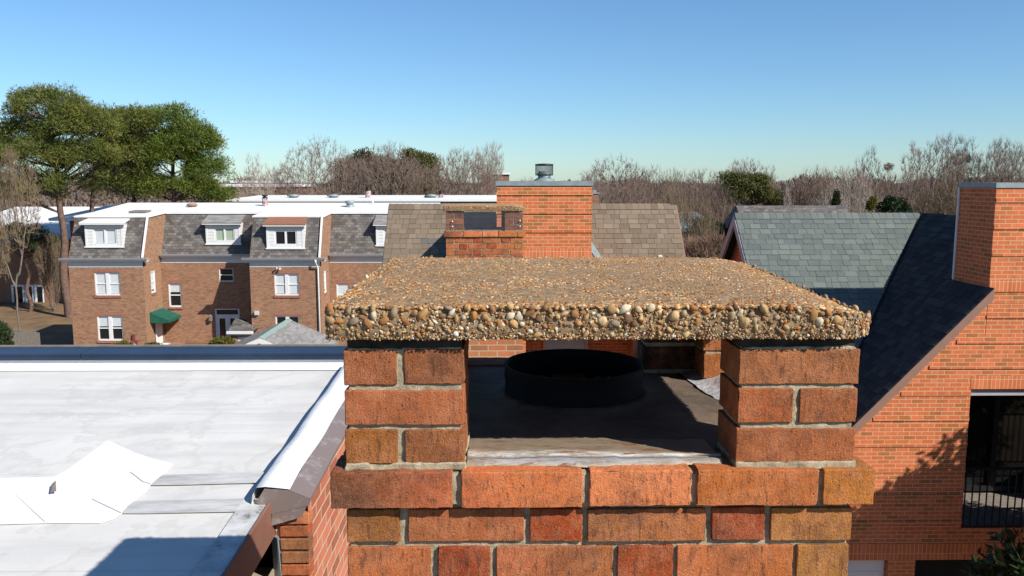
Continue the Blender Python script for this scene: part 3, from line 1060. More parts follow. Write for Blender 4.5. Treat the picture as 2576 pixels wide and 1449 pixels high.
# ------------------------------------------------------------------ building helpers
def wall(mb, ax, u0, u1, z0, z1, pos, openings=(), depth=0.12):
    """brick plane with real openings and reveals. ax 'x': faces -Y at y=pos; ax 'y': faces +X at x=pos"""
    def pt(u, d, w):
        return (u, pos + d, w) if ax == 'x' else (pos - d, u, w)
    us = sorted({u0, u1, *[o[0] for o in openings], *[o[1] for o in openings]})
    zs = sorted({z0, z1, *[o[2] for o in openings], *[o[3] for o in openings]})
    us = [u for u in us if u0 <= u <= u1]
    zs = [z for z in zs if z0 <= z <= z1]
    for a, b in zip(us, us[1:]):
        for c_, d in zip(zs, zs[1:]):
            mu, mz = (a + b) / 2, (c_ + d) / 2
            if any(o[0] < mu < o[1] and o[2] < mz < o[3] for o in openings):
                continue
            mb.face([pt(a, 0, c_), pt(b, 0, c_), pt(b, 0, d), pt(a, 0, d)])
    for a, b, c_, d in openings:
        mb.face([pt(a, 0, c_), pt(a, depth, c_), pt(a, depth, d), pt(a, 0, d)])
        mb.face([pt(b, 0, c_), pt(b, 0, d), pt(b, depth, d), pt(b, depth, c_)])
        mb.face([pt(a, 0, d), pt(a, depth, d), pt(b, depth, d), pt(b, 0, d)])
        mb.face([pt(a, 0, c_), pt(b, 0, c_), pt(b, depth, c_), pt(a, depth, c_)])


def abox(mb, ax, pos, u0, u1, d0, d1, z0, z1, col=None):
    if ax == 'x':
        mb.box(u0, u1, pos + d0, pos + d1, z0, z1, col)
    else:
        mb.box(pos - d1, pos - d0, u0, u1, z0, z1, col)


def window(parent, ax, u0, u1, z0, z1, pos, n=2, rail=True, blind=0.0, blind_mat='curtain', inset=0.06, mull=0.17, sill=True, lintel=True, fmat='white', sash=0.075):
    f = MB()
    d0, d1 = inset, inset + 0.07
    abox(f, ax, pos, u0, u0 + sash, d0, d1, z0, z1)
    abox(f, ax, pos, u1 - sash, u1, d0, d1, z0, z1)
    abox(f, ax, pos, u0 + sash, u1 - sash, d0, d1, z1 - sash, z1)
    abox(f, ax, pos, u0 + sash, u1 - sash, d0 - 0.03, d1, z0, z0 + sash * 1.3)
    um = (u0 + u1) / 2
    spans = [(u0 + sash, u1 - sash)]
    if n == 2:
        abox(f, ax, pos, um - mull / 2, um + mull / 2, d0 - 0.015, d1, z0 + sash * 1.3, z1 - sash)
        spans = [(u0 + sash, um - mull / 2), (um + mull / 2, u1 - sash)]
    zm = (z0 + z1) / 2
    if rail:
        for a, b in spans:
            abox(f, ax, pos, a, b, d0 + 0.015, d1 - 0.005, zm - 0.035, zm + 0.035)
    w = sub(f, 'window', M[fmat], parent)
    for a, b in spans:
        g = MB()
        abox(g, ax, pos, a, b, d1 + 0.010, d1 + 0.018, z0 + 0.06, z1 - sash)
        sub(g, 'pane', M['glass'], w)
        if blind > 0:
            g = MB()
            zb = z1 - sash - (z1 - z0 - sash * 2) * blind
            abox(g, ax, pos, a, b, d1 - 0.012, d1 + 0.004, zb, z1 - sash)
            sub(g, 'curtain' if blind_mat == 'curtain' else 'blind', M[blind_mat], w)
    if sill:
        g = MB()
        abox(g, ax, pos, u0 - 0.05, u1 + 0.05, -0.06, 0.05, z0 - 0.14, z0 - 0.002)
        sub(g, 'sill', M['brick_tan_soldier'], w)
    if lintel:
        g = MB()
        abox(g, ax, pos, u0 - 0.1, u1 + 0.1, -0.006, 0.04, z1 + 0.002, z1 + 0.22)
        sub(g, 'lintel', M['brick_tan_soldier'], parent)
    return w


def shingles(mb, top, ux, us, nrm, rows, extent, colours, exp=0.148, tab=(0.12, 0.27), colfn=None, seed=1):
    """courses of separate tabs; top: a point on the ridge line, extent(s) -> (x0, x1) measured along ux from top"""
    g = random.Random(seed)
    top, ux, us, nrm = [np.array(a, float) for a in (top, ux, us, nrm)]
    for i in range(rows):
        s0, s1 = i * exp, (i + 1) * exp
        x0, x1 = extent((s0 + s1) / 2)
        if x1 - x0 < 0.02:
            continue
        x = x0 - 0.0
        first = True
        sag = g.uniform(-0.003, 0.003)
        while x < x1 - 0.01:
            w = g.uniform(*tab)
            if first:
                w *= g.uniform(0.3, 1.0)
                first = False
            xe = min(x + w, x1)
            if x1 - xe < 0.05:
                xe = x1
            raised = g.random() < 0.5
            t1 = 0.015 if raised else 0.009
            t0 = 0.004
            c_ = g.choice(colours)
            k = g.uniform(0.95, 1.05) * (1.0 if raised else 0.95)
            c_ = tuple(v * k for v in c_)
            if colfn:
                c_ = colfn(x, s0, c_)
            dv = g.uniform(-0.003, 0.004) + sag

            def q(a, s, t):
                return tuple(top + ux * a + us * s + nrm * t)
            ga = 0.003
            mb.face([q(x + ga, s0 - 0.02, t0), q(xe - ga, s0 - 0.02, t0), q(xe - ga, s1 + dv, t1), q(x + ga, s1 + dv, t1)][::-1], c_)
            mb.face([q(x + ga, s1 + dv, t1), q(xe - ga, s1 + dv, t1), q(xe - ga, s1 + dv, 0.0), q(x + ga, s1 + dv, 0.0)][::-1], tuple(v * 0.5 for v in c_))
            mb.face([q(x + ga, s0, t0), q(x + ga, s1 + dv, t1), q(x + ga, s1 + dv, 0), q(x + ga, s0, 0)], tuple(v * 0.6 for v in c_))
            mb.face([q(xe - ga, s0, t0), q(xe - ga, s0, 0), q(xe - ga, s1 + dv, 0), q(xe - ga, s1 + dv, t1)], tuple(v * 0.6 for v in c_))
            x = xe
        # deck under the course
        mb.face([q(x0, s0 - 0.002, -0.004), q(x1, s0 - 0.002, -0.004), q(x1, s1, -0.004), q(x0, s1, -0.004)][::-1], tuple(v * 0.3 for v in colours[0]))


def ridge_caps(mb, a, b, n_a, n_b, colours, exp=0.150, width=0.17, seed=3):
    """folded caps along the line a-b; n_a, n_b: the two downslope unit vectors"""
    g = random.Random(seed)
    a, b, n_a, n_b = [np.array(v, float) for v in (a, b, n_a, n_b)]
    L = np.linalg.norm(b - a)
    d = (b - a) / L
    k = int(L / exp)
    for i in range(k):
        p0 = a + d * (i * exp)
        p1 = a + d * ((i + 1) * exp - 0.004)
        h0, h1 = 0.030, 0.022
        k_ = g.uniform(0.9, 1.08)
        c_ = tuple(v * k_ for v in g.choice(colours))
        for nd in (n_a, n_b):
            u = np.array([0, 0, 1.0])
            q = [p0 + u * h0, p1 + u * h1, p1 + nd * width + u * 0.012 + u * 0.006, p0 + nd * width + u * 0.018]
            mb.face([tuple(v) for v in q], c_)
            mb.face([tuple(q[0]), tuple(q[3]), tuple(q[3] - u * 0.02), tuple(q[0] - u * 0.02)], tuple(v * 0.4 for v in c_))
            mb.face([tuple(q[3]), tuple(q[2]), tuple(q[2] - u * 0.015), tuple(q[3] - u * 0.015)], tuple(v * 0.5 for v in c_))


# ------------------------------------------------------------------ the white flat roof at the left
RS = 0.045


def rz(Y):
    return 10.54 + RS * (Y - 3.24)


def GR(u, v, dz=0.0):
    d = ray(u, v)
    t = (10.54 + dz - RS * 3.24 - ZC) / (d[2] - RS * d[1])
    return tuple(d * t + np.array([0, 0, ZC]))


WR = thing('flat_roofed_house', 'house with a flat white roof and navy rear coping, beside the nearest chimney', 'house', (-4.5, 3.0, 0))
mb = MB()
XE, XI = -1.045, -1.165
nxr, nyr = 90, 70
V = []
for j in range(nyr + 1):
    for i in range(nxr + 1):
        x, y = -9.0 + (XE + 9.0) * i / nxr, -1.5 + 7.62 * j / nyr
        V.append((x, y, rz(y)))
V = np.array(V)
V[:, 2] += vnoise(V, 1.1, 2) * 0.003 + vnoise(V, 3.0, 5) * 0.0012
F = []
for j in range(nyr):
    for i in range(nxr):
        a = j * (nxr + 1) + i
        F.append([a, a + 1, a + nxr + 2, a + nxr + 1])
roof_o = np_mesh('roof', V, np.array(F), M['membrane'], WR)
roof_o['_at'] = WR['_at']


def drape(mb, poly, dz=0.02, th=0.004):
    """a sheet laid on the roof from outline points (u, v)"""
    pts = [GR(u, v, dz) for u, v in poly]
    mb.face(pts)
    for a, b in zip(pts, pts[1:] + pts[:1]):
        mb.face([a, b, (b[0], b[1], b[2] - th), (a[0], a[1], a[2] - th)])


def zq(x, y):
    return ((x / 2.196 + 0) / 1.118, (y / 2.196 + 960) / 1.118)


mb = MB()
drape(mb, [zq(*p) for p in ((-900, 855), (330, 838), (420, 790), (520, 715), (610, 650), (665, 612), (700, 625), (830, 685), (950, 725), (1070, 755), (1015, 820), (985, 850), (930, 885), (900, 930), (840, 975), (790, 1010), (755, 1058), (690, 1098), (615, 1119), (300, 1118), (-900, 1150))], 0.0065)
sub(mb, 'roof_patch', M['patch'], WR)
# overlapping sheets inside the patch, each with its edge
for poly in ([(-900, 955), (98, 950), (270, 1112), (-900, 1142)], [(98, 948), (325, 941), (455, 972), (300, 1112), (274, 1110)],
             [(570, 972), (645, 910), (770, 945), (800, 1000), (748, 1056)], [(805, 803), (870, 752), (1010, 812), (930, 878), (880, 862)]):
    mb = MB()
    drape(mb, [zq(*p) for p in poly], 0.0115)
    sub(mb, 'patch_sheet', M['patch'], WR)
for poly in ([(985, 822), (1100, 822), (1400, 812), (1700, 806), (1690, 868), (1400, 874), (1100, 882), (935, 884), (960, 850)], [(830, 985), (1000, 982), (1300, 975), (1600, 968), (1560, 1045), (1200, 1052), (900, 1058), (760, 1058), (770, 1030)]):
    mb = MB()
    drape(mb, [zq(*p) for p in poly], 0.0085)
    sub(mb, 'seam_strip', M['seam'], WR)
# stained strip along the right hand edge and the tear
mb = MB()
y0_, y1_ = -1.4, 3.80
for j in range(26):
    ya, yb = y0_ + (y1_ - y0_) * j / 26, y0_ + (y1_ - y0_) * (j + 1) / 26
    xa = XE - 0.125 + 0.004 * math.sin(j * 1.7)
    xb = XE - 0.125 + 0.004 * math.sin((j + 1) * 1.7)
    mb.face([(xa, ya, rz(ya) + 0.009), (XE, ya, rz(ya) + 0.009), (XE, yb, rz(yb) + 0.009), (xb, yb, rz(yb) + 0.009)])
mb.face([(XI - 0.02, 3.80, rz(3.8) + 0.009), (XE, 3.80, rz(3.8) + 0.009), (XE - 0.02, 3.90, rz(3.9) + 0.010), (XI, 3.90, rz(3.9) + 0.020)])
sub(mb, 'edge_strip', M['edge_strip'], WR)
mb = MB()
a_, b_ = GR(*zq(325, 935), 0.024), GR(*zq(338, 872), 0.024)
mb.face([(a_[0] - 0.012, a_[1], a_[2]), (a_[0] + 0.006, a_[1] + 0.02, a_[2]), (b_[0] + 0.006, b_[1], b_[2] + 0.01), (b_[0] - 0.004, b_[1] - 0.02, b_[2])])
sub(mb, 'membrane_tear', M['wood'], WR)
# brown drip edge, siding, brick side wall with its capped parapet
mb = MB()
for ya, yb in ((-1.5, 1.2), (1.2, 3.79)):
    mb.hexa([(XE, ya, rz(ya) - 0.155), (XE + 0.012, ya, rz(ya) - 0.155), (XE + 0.012, yb - 0.004, rz(yb) - 0.155), (XE, yb - 0.004, rz(yb) - 0.155),
             (XE, ya, rz(ya) + 0.020), (XE + 0.010, ya, rz(ya) + 0.014), (XE + 0.010, yb - 0.004, rz(yb) + 0.014), (XE, yb - 0.004, rz(yb) + 0.020)])
sub(mb, 'fascia', M['brown_metal'], WR)
mb = MB()
mb.box(XE - 0.30, XE - 0.006, -1.5, 3.74, 0, 10.18)
for k in range(5):
    mb.box(XE - 0.006, XE + 0.004, -1.5, 3.735, 9.05 + k * 0.24, 9.28 + k * 0.24)
sub(mb, 'siding', M['siding'], WR)
mb = MB()
WX = -0.880
mb.face([(WX, 3.60, 0), (WX, 6.15, 0), (WX, 6.15, rz(6.15)), (WX, 3.60, rz(3.6))])
mb.face([(-1.03, 3.60, 0), (WX, 3.60, 0), (WX, 3.60, rz(3.6) - 0.05), (-1.03, 3.60, rz(3.6) - 0.05)])
mb.face([(WX, 6.15, 0), (-9, 6.15, 0), (-9, 6.15, rz(6.15)), (WX, 6.15, rz(6.15))])
mb.face([(-9, 6.15, 0), (-9, -1.5, 0), (-9, -1.5, rz(-1.5)), (-9, 6.15, rz(6.15))])
mb.face([(-9, -1.5, 0), (-1.05, -1.5, 0), (-1.05, -1.5, rz(-1.5)), (-9, -1.5, rz(-1.5))])
sub(mb, 'wall', M['brick_party'], WR)
# rough pilaster bricks at the wall end
B = Bricks()
for k in range(26):
    z1 = rz(3.6) - 0.045 - k * 0.0615
    cl = rng.choice([bc(196, 104, 78), bc(176, 84, 54), bc(204, 116, 90), bc(150, 92, 70)])
    B.add(-1.005 + rng.uniform(-0.004, 0.004), WX + 0.006, 3.582 + rng.uniform(-0.002, 0.004), 3.66, z1 - 0.052, z1, cl, step=0.012, r=0.004)
B.build('end_bricks', WR, M['old_brick'])
# parapet cap: white membrane over a curb, scuffed brown flange outside
mb = MB()
prof = [(-1.125, -0.005), (-1.118, 0.05), (-1.100, 0.084), (-1.060, 0.089), (-0.950, 0.078)]
nseg = 46
V, F = [], []
for i in range(nseg + 1):
    y = 3.56 + (5.80 - 3.56) * i / nseg
    for x, z in prof:
        V.append((x, y, rz(y) + z))
V = np.array(V)
V[:, 0] += vnoise(V, 2.3, 4) * 0.010
V[:, 2] += vnoise(V, 5, 6) * 0.005
m_ = len(prof)
for i in range(nseg):
    for k in range(m_ - 1):
        a = i * m_ + k
        F.append([a, a + 1, a + m_ + 1, a + m_])
np_mesh('parapet_cap', V, np.array(F), M['cap'], WR)
mb = MB()
for i in range(12):
    ya, yb = 3.555 + 2.45 * i / 12, 3.555 + 2.45 * (i + 1) / 12
    wa, wb = 0.006 * math.sin(i * 2.1), 0.006 * math.sin((i + 1) * 2.1)
    mb.face([(-0.955 + wa, ya, rz(ya) + 0.079), (-0.955 + wb, yb, rz(yb) + 0.079), (-0.858, yb, rz(yb) + 0.038), (-0.858, ya, rz(ya) + 0.038)][::-1])
    mb.face([(-0.858, ya, rz(ya) + 0.038), (-0.858, yb, rz(yb) + 0.038), (-0.862, yb, rz(yb) + 0.014), (-0.862, ya, rz(ya) + 0.014)][::-1])
zz_ = rz(3.55)
mb.face([(-1.10, 3.556, zz_ + 0.02), (-1.03, 3.556, zz_ - 0.035), (-0.862, 3.556, zz_ + 0.006), (-0.859, 3.556, zz_ + 0.037), (-0.957, 3.556, zz_ + 0.078), (-1.06, 3.556, zz_ + 0.085)])
mb.face([(-1.035, 3.558, zz_ - 0.09), (-0.90, 3.558, zz_ - 0.05), (-0.875, 3.558, zz_ + 0.0), (-1.03, 3.558, zz_ - 0.03)])
sub(mb, 'parapet_flange', M['flange'], WR)
mb = MB()
mb.hexa([(-1.035, 3.60, 9.85), (-0.985, 3.575, 9.85), (-0.985, 3.64, 9.85), (-1.035, 3.66, 9.85), (-1.05, 3.60, 10.40), (-1.015, 3.57, 10.40), (-1.015, 3.64, 10.40), (-1.05, 3.66, 10.40)])
sub(mb, 'corner_flashing', M['galv'], WR)
# rear parapet: cant strip, navy coping
mb = MB()
yc = 5.93
zc0, zc1 = PZ(901, yc), PZ(883.5, yc)
mb.face([(-9, 5.80, rz(5.80) + 0.004), (-0.93, 5.80, rz(5.80) + 0.004), (-0.93, yc + 0.012, zc0 - 0.03), (-9, yc + 0.012, zc0 - 0.03)])
mb.face([(-9, yc + 0.012, zc0 - 0.03), (-0.93, yc + 0.012, zc0 - 0.03), (-0.93, yc + 0.012, zc0 + 0.02), (-9, yc + 0.012, zc0 + 0.02)])
sub(mb, 'cant_strip', M['cap'], WR)
for x0, x1 in ((-9.0, -3.06), (-3.055, -0.90)):
    mb = MB()
    mb.hexa([(x0, yc, zc0), (x1, yc, zc0), (x1, yc + 0.2, zc0), (x0, yc + 0.2, zc0), (x0, yc, zc1 - 0.012), (x1, yc, zc1 - 0.012), (x1, yc + 0.2, zc1), (x0, yc + 0.2, zc1)])
    mb.box(x0, x1, yc - 0.008, yc - 0.0005, zc0 - 0.006, zc0 + 0.020)
    sub(mb, 'coping', M['navy'], WR)
mb = MB()
mb.box(-9, -0.90, yc + 0.205, yc + 0.24, zc1 - 0.10, zc1 + 0.008)
sub(mb, 'rear_drip_edge', M['wood'], WR)

# ------------------------------------------------------------------ house with the tall orange chimney and brown shingle roof
for k_, bw_, rh_ in (('brick_orange', 0.2125, 0.0715), ('brick_soldier', 0.2125, 0.0715)):
    for nd in M[k_].node_tree.nodes:
        if nd.bl_idname == 'ShaderNodeTexBrick':
            nd.inputs['Brick Width'].default_value = bw_ if k_ == 'brick_orange' else 0.24
            nd.inputs['Row Height'].default_value = rh_
H3 = thing('brick_house', 'brick house with a brown shingle roof and a broad orange chimney rising through its front', 'house', (0.75, 19.5, 0))
hx0, hx1, hy, hry, hrz = -2.55, 4.02, 17.0, 19.5, 11.44
tanb = 1.036
ab = math.atan(tanb)
cb, sb = math.cos(ab), math.sin(ab)
ez = hrz - (hry - hy) * tanb
mb = MB()
wall(mb, 'x', hx0, hx1, 0, ez - 0.05, hy, [(0.50, 2.95, 6.6, 8.70)], 0.25)
for x in (hx0, hx1):
    mb.face([(x, hy, 0), (x, hry + 2.5, 0), (x, hry + 2.5, ez - 0.05), (x, hry, hrz - 0.08), (x, hy, ez - 0.05)])
mb.face([(hx0, hry + 2.5, 0), (hx1, hry + 2.5, 0), (hx1, hry + 2.5, ez), (hx0, hry + 2.5, ez)])
sub(mb, 'wall', M['brick_orange'], H3)
mb = MB()
mb.face([(0.3, 18.75, 6.5), (3.1, 18.75, 6.5), (3.1, 18.75, 8.8), (0.3, 18.75, 8.8)])
mb.face([(0.5, 17.25, 6.6), (2.95, 17.25, 6.6), (2.95, 18.75, 6.6), (0.5, 18.75, 6.6)])
mb.face([(0.5, 17.25, 8.7), (2.95, 17.25, 8.7), (2.95, 18.75, 8.7), (0.5, 18.75, 8.7)])
for x in (0.5, 2.95):
    mb.face([(x, 17.25, 6.6), (x, 18.75, 6.6), (x, 18.75, 8.7), (x, 17.25, 8.7)])
sub(mb, 'loggia', M['brick_orange'], H3)
window(H3, 'x', 0.95, 1.98, 6.9, 8.66, 18.70, n=1, rail=False, blind=0.95, blind_mat='blue_blind', inset=-0.03, sill=False, lintel=False, fmat='grey_board')
BROWN = [lin(c) for c in ((149, 131, 112), (154, 136, 117), (143, 126, 108), (158, 140, 121), (138, 121, 103))]
BROWN = [tuple(v * 0.86 for v in c_) for c_ in BROWN]


def worn(x, s, c_):
    if 0.75 < x < 1.95 and s > 0.95 and (math.sin(x * 7 + s * 9) + math.sin(x * 17.0 + 2 + s * 31)) > -0.15:
        return tuple(v * 0.66 for v in (0.24, 0.245, 0.22))
    return c_


mb = MB()
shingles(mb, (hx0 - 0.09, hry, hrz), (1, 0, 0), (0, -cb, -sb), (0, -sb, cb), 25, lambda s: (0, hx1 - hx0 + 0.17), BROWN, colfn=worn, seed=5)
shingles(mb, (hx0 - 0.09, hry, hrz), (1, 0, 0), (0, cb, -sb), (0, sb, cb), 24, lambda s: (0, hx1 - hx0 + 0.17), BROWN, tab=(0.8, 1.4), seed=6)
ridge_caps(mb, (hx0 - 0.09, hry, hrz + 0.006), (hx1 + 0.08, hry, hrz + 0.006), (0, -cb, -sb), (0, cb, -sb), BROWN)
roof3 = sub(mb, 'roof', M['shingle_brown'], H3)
for x in (hx0 - 0.10, hx1 + 0.075):
    mb = MB()
    mb.hexa([(x, hy - 0.25, ez - 0.46), (x + 0.03, hy - 0.25, ez - 0.46), (x + 0.03, hry, hrz - 0.20), (x, hry, hrz - 0.20), (x, hy - 0.25, ez - 0.28), (x + 0.03, hy - 0.25, ez - 0.28), (x + 0.03, hry, hrz - 0.008), (x, hry, hrz - 0.008)])
    sub(mb, 'rake_board', M['brown_board'], H3)
# broad chimney
cx0, cx1, cy0, cy1 = -0.10, 1.85, 17.0 - 0.004, 18.75
ct = PZ(468.0, 17.0)
mb = MB()
for z0, z1 in ((ez - 0.06, ct),):
    mb.face([(cx0, cy0, z0), (cx1, cy0, z0), (cx1, cy0, z1), (cx0, cy0, z1)])
    mb.face([(cx0, cy1, z0), (cx0, cy0, z0), (cx0, cy0, z1), (cx0, cy1, z1)])
    mb.face([(cx1, cy0, z0), (cx1, cy1, z0), (cx1, cy1, z1), (cx1, cy0, z1)])
    mb.face([(cx1, cy1, z0), (cx0, cy1, z0), (cx0, cy1, z1), (cx1, cy1, z1)])
for v_ in (491.0, 538.0, 585.0):
    z = PZ(v_, 17.0)
    mb.box(cx0 - 0.016, cx1 + 0.016, cy0 - 0.018, cy1 + 0.016, z, z + 0.062)
chm = sub(mb, 'chimney', M['brick_orange'], H3)
mb = MB()
mb.box(cx0 - 0.006, cx1 + 0.006, cy0 - 0.018, cy0 + 0.05, PZ(648, 17.0), PZ(625, 17.0))
sub(mb, 'soldier_course', M['brick_soldier'], chm)
mb = MB()
mb.box(cx0 - 0.022, cx1 + 0.022, cy0 - 0.022, cy1 + 0.022, ct + 0.006, PZ(455.3, 17.0))
sub(mb, 'metal_cap', M['galv'], chm)
mb = MB()
zf = PZ(455.3, 17.0)
fx, fy = PX(1369, 440, 17.5), 17.5
mb.lathe([(0.23, zf), (0.20, zf + 0.03), (0.145, zf + 0.065), (0.125, zf + 0.07), (0.125, zf + 0.13), (0.16, zf + 0.135), (0.16, zf + 0.16), (0.12, zf + 0.165), (0.118, zf + 0.20), (0.10, zf + 0.20)], fx, fy, 32)
sub(mb, 'flue_collar', M['galv'], chm)
mb = MB()
zd = zf + 0.115
mb.lathe([(0.187, zd), (0.190, zd + 0.006), (0.187, zd + 0.012)], fx, fy, 48)
mb.lathe([(0.187, zd + 0.205), (0.192, zd + 0.21), (0.192, zd + 0.235), (0.10, zd + 0.245), (0.0, zd + 0.248)], fx, fy, 48)
for k in range(64):
    a = 2 * math.pi * k / 64
    mb.tube([(fx + 0.185 * math.cos(a), fy + 0.185 * math.sin(a), zd), (fx + 0.185 * math.cos(a), fy + 0.185 * math.sin(a), zd + 0.21)], 0.0016, 4, cap=False)
for k in range(18):
    mb.lathe([(0.1850, zd + 0.012 + k * 0.0112), (0.1850, zd + 0.0145 + k * 0.0112)], fx, fy, 48)
for k in range(4):
    a = 2 * math.pi * (k + 0.5) / 4
    mb.tube([(fx + 0.15 * math.cos(a), fy + 0.15 * math.sin(a), zf + 0.05), (fx + 0.186 * math.cos(a), fy + 0.186 * math.sin(a), zd + 0.01)], 0.006, 5)
sub(mb, 'flue_cage', M['black_metal'], chm)
mb = MB()


def onroof(x, y, dz=0.02):
    return (x, y, hrz - (hry - y) * tanb + dz)


mb.prism([onroof(1.86, 18.72, 0.03), onroof(2.02, 18.72, 0.03), onroof(2.24, 18.37, 0.02), onroof(2.10, 18.36, 0.02)], (0, -0.004, 0.012))
sub(mb, 'flashing', M['galv'], H3)

# ------------------------------------------------------------------ house on the right with the steep dark roof
H4 = thing('gabled_brick_house', 'orange brick gabled house with a steep dark roof, green grey wing and railed balcony recess', 'house', (9.18, 16, 0))
WY = 13.7
RX, RZ_ = 9.18, 11.28
td = 1.052
ad = math.atan(td)
cd, sd = math.cos(ad), math.sin(ad)


def rake_z(x):
    return RZ_ - abs(RX - x) * td


mb = MB()
LX, ox0, ox1, oz0, oz1 = 4.9, 8.02, 11.6, 5.98, 8.47
zb = PZ(1373, WY)
zs = PZ(1414, WY)
mb.face([(LX, WY, zs), (ox0, WY, zs), (ox0, WY, rake_z(ox0) - 0.06), (LX, WY, rake_z(LX) - 0.06)])
mb.face([(ox0, WY, oz1), (ox1, WY, oz1), (ox1, WY, rake_z(ox1) - 0.06), (RX, WY, RZ_ - 0.06), (ox0, WY, rake_z(ox0) - 0.06)])
mb.face([(ox1, WY, zs), (13.4, WY, zs), (13.4, WY, rake_z(13.4)), (ox1, WY, rake_z(ox1))])
mb.face([(ox0, WY, zs), (ox1, WY, zs), (ox1, WY, oz0), (ox0, WY, oz0)])
# jambs and lower storey piers
mb.face([(ox0, WY, oz0), (ox0, WY + 0.35, oz0), (ox0, WY + 0.35, oz1), (ox0, WY, oz1)])
for a, b in ((LX, 6.02), (6.78, 7.26)):
    mb.box(a, b, WY, WY + 0.6, 0, zs)
mb.face([(LX, WY, 0), (LX, 20.5, 0), (LX, 20.5, 7.0), (LX, WY, 6.8)])
mb.face([(13.4, WY, 0), (13.4, 20.5, 0), (13.4, 20.5, 6.9), (13.4, WY, 6.9)])
sub(mb, 'wall', M['brick_orange'], H4)
# courses standing proud of the wall, stepping in along the rake
for v_, u_ in ((803, 2481), (867, 2406), (931, 2337), (998, 2266), (1062, 2196), (1128, None), (1192, None), (1259, None), (1324, None)):
    z = PZ(v_, WY)
    x0 = PX(u_, v_, WY) if u_ else LX + 0.8
    x1 = ox0 if z < oz1 else 10.5
    mb = MB()
    mb.box(x0, x1, WY - 0.016, WY + 0.02, z, z + 0.062)
    sub(mb, 'brick_band', M['brick_orange'], H4)
mb = MB()
mb.box(ox0 - 0.01, ox1, WY - 0.005, WY + 0.2, oz1, oz1 + 0.23)
sub(mb, 'lintel', M['brick_soldier'], H4)
mb = MB()
mb.box(LX, ox1, WY - 0.012, WY + 0.1, zs, zb)
sub(mb, 'soldier_course', M['brick_soldier'], H4)
mb = MB()
mb.box(ox0 - 0.01, ox1, WY + 0.06, WY + 0.30, oz1 - 0.13, oz1 - 0.002)
sub(mb, 'recess_beam', M['grey_board'], H4)
# recess: back wall with a glazed door, gray side light, slatted floor
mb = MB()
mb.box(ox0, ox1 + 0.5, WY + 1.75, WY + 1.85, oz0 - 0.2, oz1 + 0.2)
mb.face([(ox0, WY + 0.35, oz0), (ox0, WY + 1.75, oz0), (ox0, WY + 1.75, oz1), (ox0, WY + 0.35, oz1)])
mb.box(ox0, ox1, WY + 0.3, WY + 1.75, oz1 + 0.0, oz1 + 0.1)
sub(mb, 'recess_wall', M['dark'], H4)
window(H4, 'x', ox0 + 0.55, ox0 + 2.4, oz0 + 0.05, oz1 - 0.1, WY + 1.62, n=2, rail=False, inset=0.0, sill=False, lintel=False, fmat='black_metal', mull=0.10)
mb = MB()
mb.box(ox0 + 0.01, ox0 + 0.50, WY + 1.60, WY + 1.70, oz0 + 0.30, PZ(1130, WY))
mb.box(ox0 + 0.01, ox0 + 0.50, WY + 1.56, WY + 1.70, oz0 + 0.06, oz0 + 0.28)
sub(mb, 'side_light', M['grey_board'], H4)
mb = MB()
for k in range(13):
    y = WY + 0.04 + k * 0.125
    mb.box(ox0, ox1, y, y + 0.11, oz0 - 0.06, oz0)
mb.box(ox0, ox1, WY + 0.02, WY + 1.7, oz0 - 0.2, oz0 - 0.065)
sub(mb, 'balcony_floor', M['wood'], H4)
mb = MB()
zr0, zr1 = PZ(1335, WY), PZ(1183, WY)
mb.box(ox0, ox1, WY + 0.0, WY + 0.05, zr1 - 0.035, zr1)
mb.box(ox0, ox1, WY + 0.01, WY + 0.04, zr0, zr0 + 0.03)
k = 0
x = ox0 + 0.045
while x < ox1 - 0.1:
    mb.box(x - 0.009, x + 0.009, WY + 0.016, WY + 0.034, zr0 + 0.03, zr1 - 0.035)
    x += 0.127
sub(mb, 'balcony_rail', M['iron'], H4)
mb = MB()
mb.box(6.03, 6.77, WY + 0.12, WY + 0.18, 3.0, PZ(1418, WY))
for k in range(3):
    mb.box(6.03, 6.77, WY + 0.112, WY + 0.1195, 5.12 - k * 0.3, 5.135 - k * 0.3)
sub(mb, 'garage_door', M['white'], H4)
mb = MB()
mb.box(7.265, 13.3, WY + 0.30, WY + 0.36, 0, zs - 0.01)
mb.box(6.0, 7.27, WY + 0.61, WY + 0.66, 0, zs - 0.01)
sub(mb, 'basement_panel', M['dark'], H4)
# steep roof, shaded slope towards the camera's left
SHADED = [lin(c) for c in ((104, 108, 112), (92, 97, 102), (114, 118, 120), (84, 89, 95))]
SHADED = [tuple(v * 0.45 for v in c_) for c_ in SHADED]  # shingle colours darkened to carry the shade of the slope
GREY = [lin(c) for c in ((143, 153, 147), (139, 149, 144), (134, 144, 140), (148, 157, 150), (130, 141, 138))]
GREY = [tuple(v * 0.66 for v in c_) for c_ in GREY]
tw = 0.95
aw = math.atan(tw)
cw, sw = math.cos(aw), math.sin(aw)
WRY = 18.0
y_rake = WY - 0.17
mb = MB()
shingles(mb, (RX, y_rake, RZ_), (0, 1, 0), (-cd, 0, -sd), (-sd, 0, cd), 44, lambda s: (0 if RX - s * cd < 8.20 else 14.80 - y_rake, WRY - y_rake - s * sd / tw), SHADED, seed=8)
shingles(mb, (RX, y_rake, RZ_), (0, 1, 0), (cd, 0, -sd), (sd, 0, cd), 40, lambda s: (0 if RX + s * cd > 10.20 else 14.80 - y_rake, 5.5), SHADED, tab=(0.9, 1.6), seed=9)
ridge_caps(mb, (RX, 14.83, RZ_ + 0.005), (RX, 19.2, RZ_ + 0.005), (-cd, 0, -sd), (cd, 0, -sd), SHADED)
sub(mb, 'roof', M['shingle_shaded'], H4)
xl = RX - 44 * 0.148 * cd
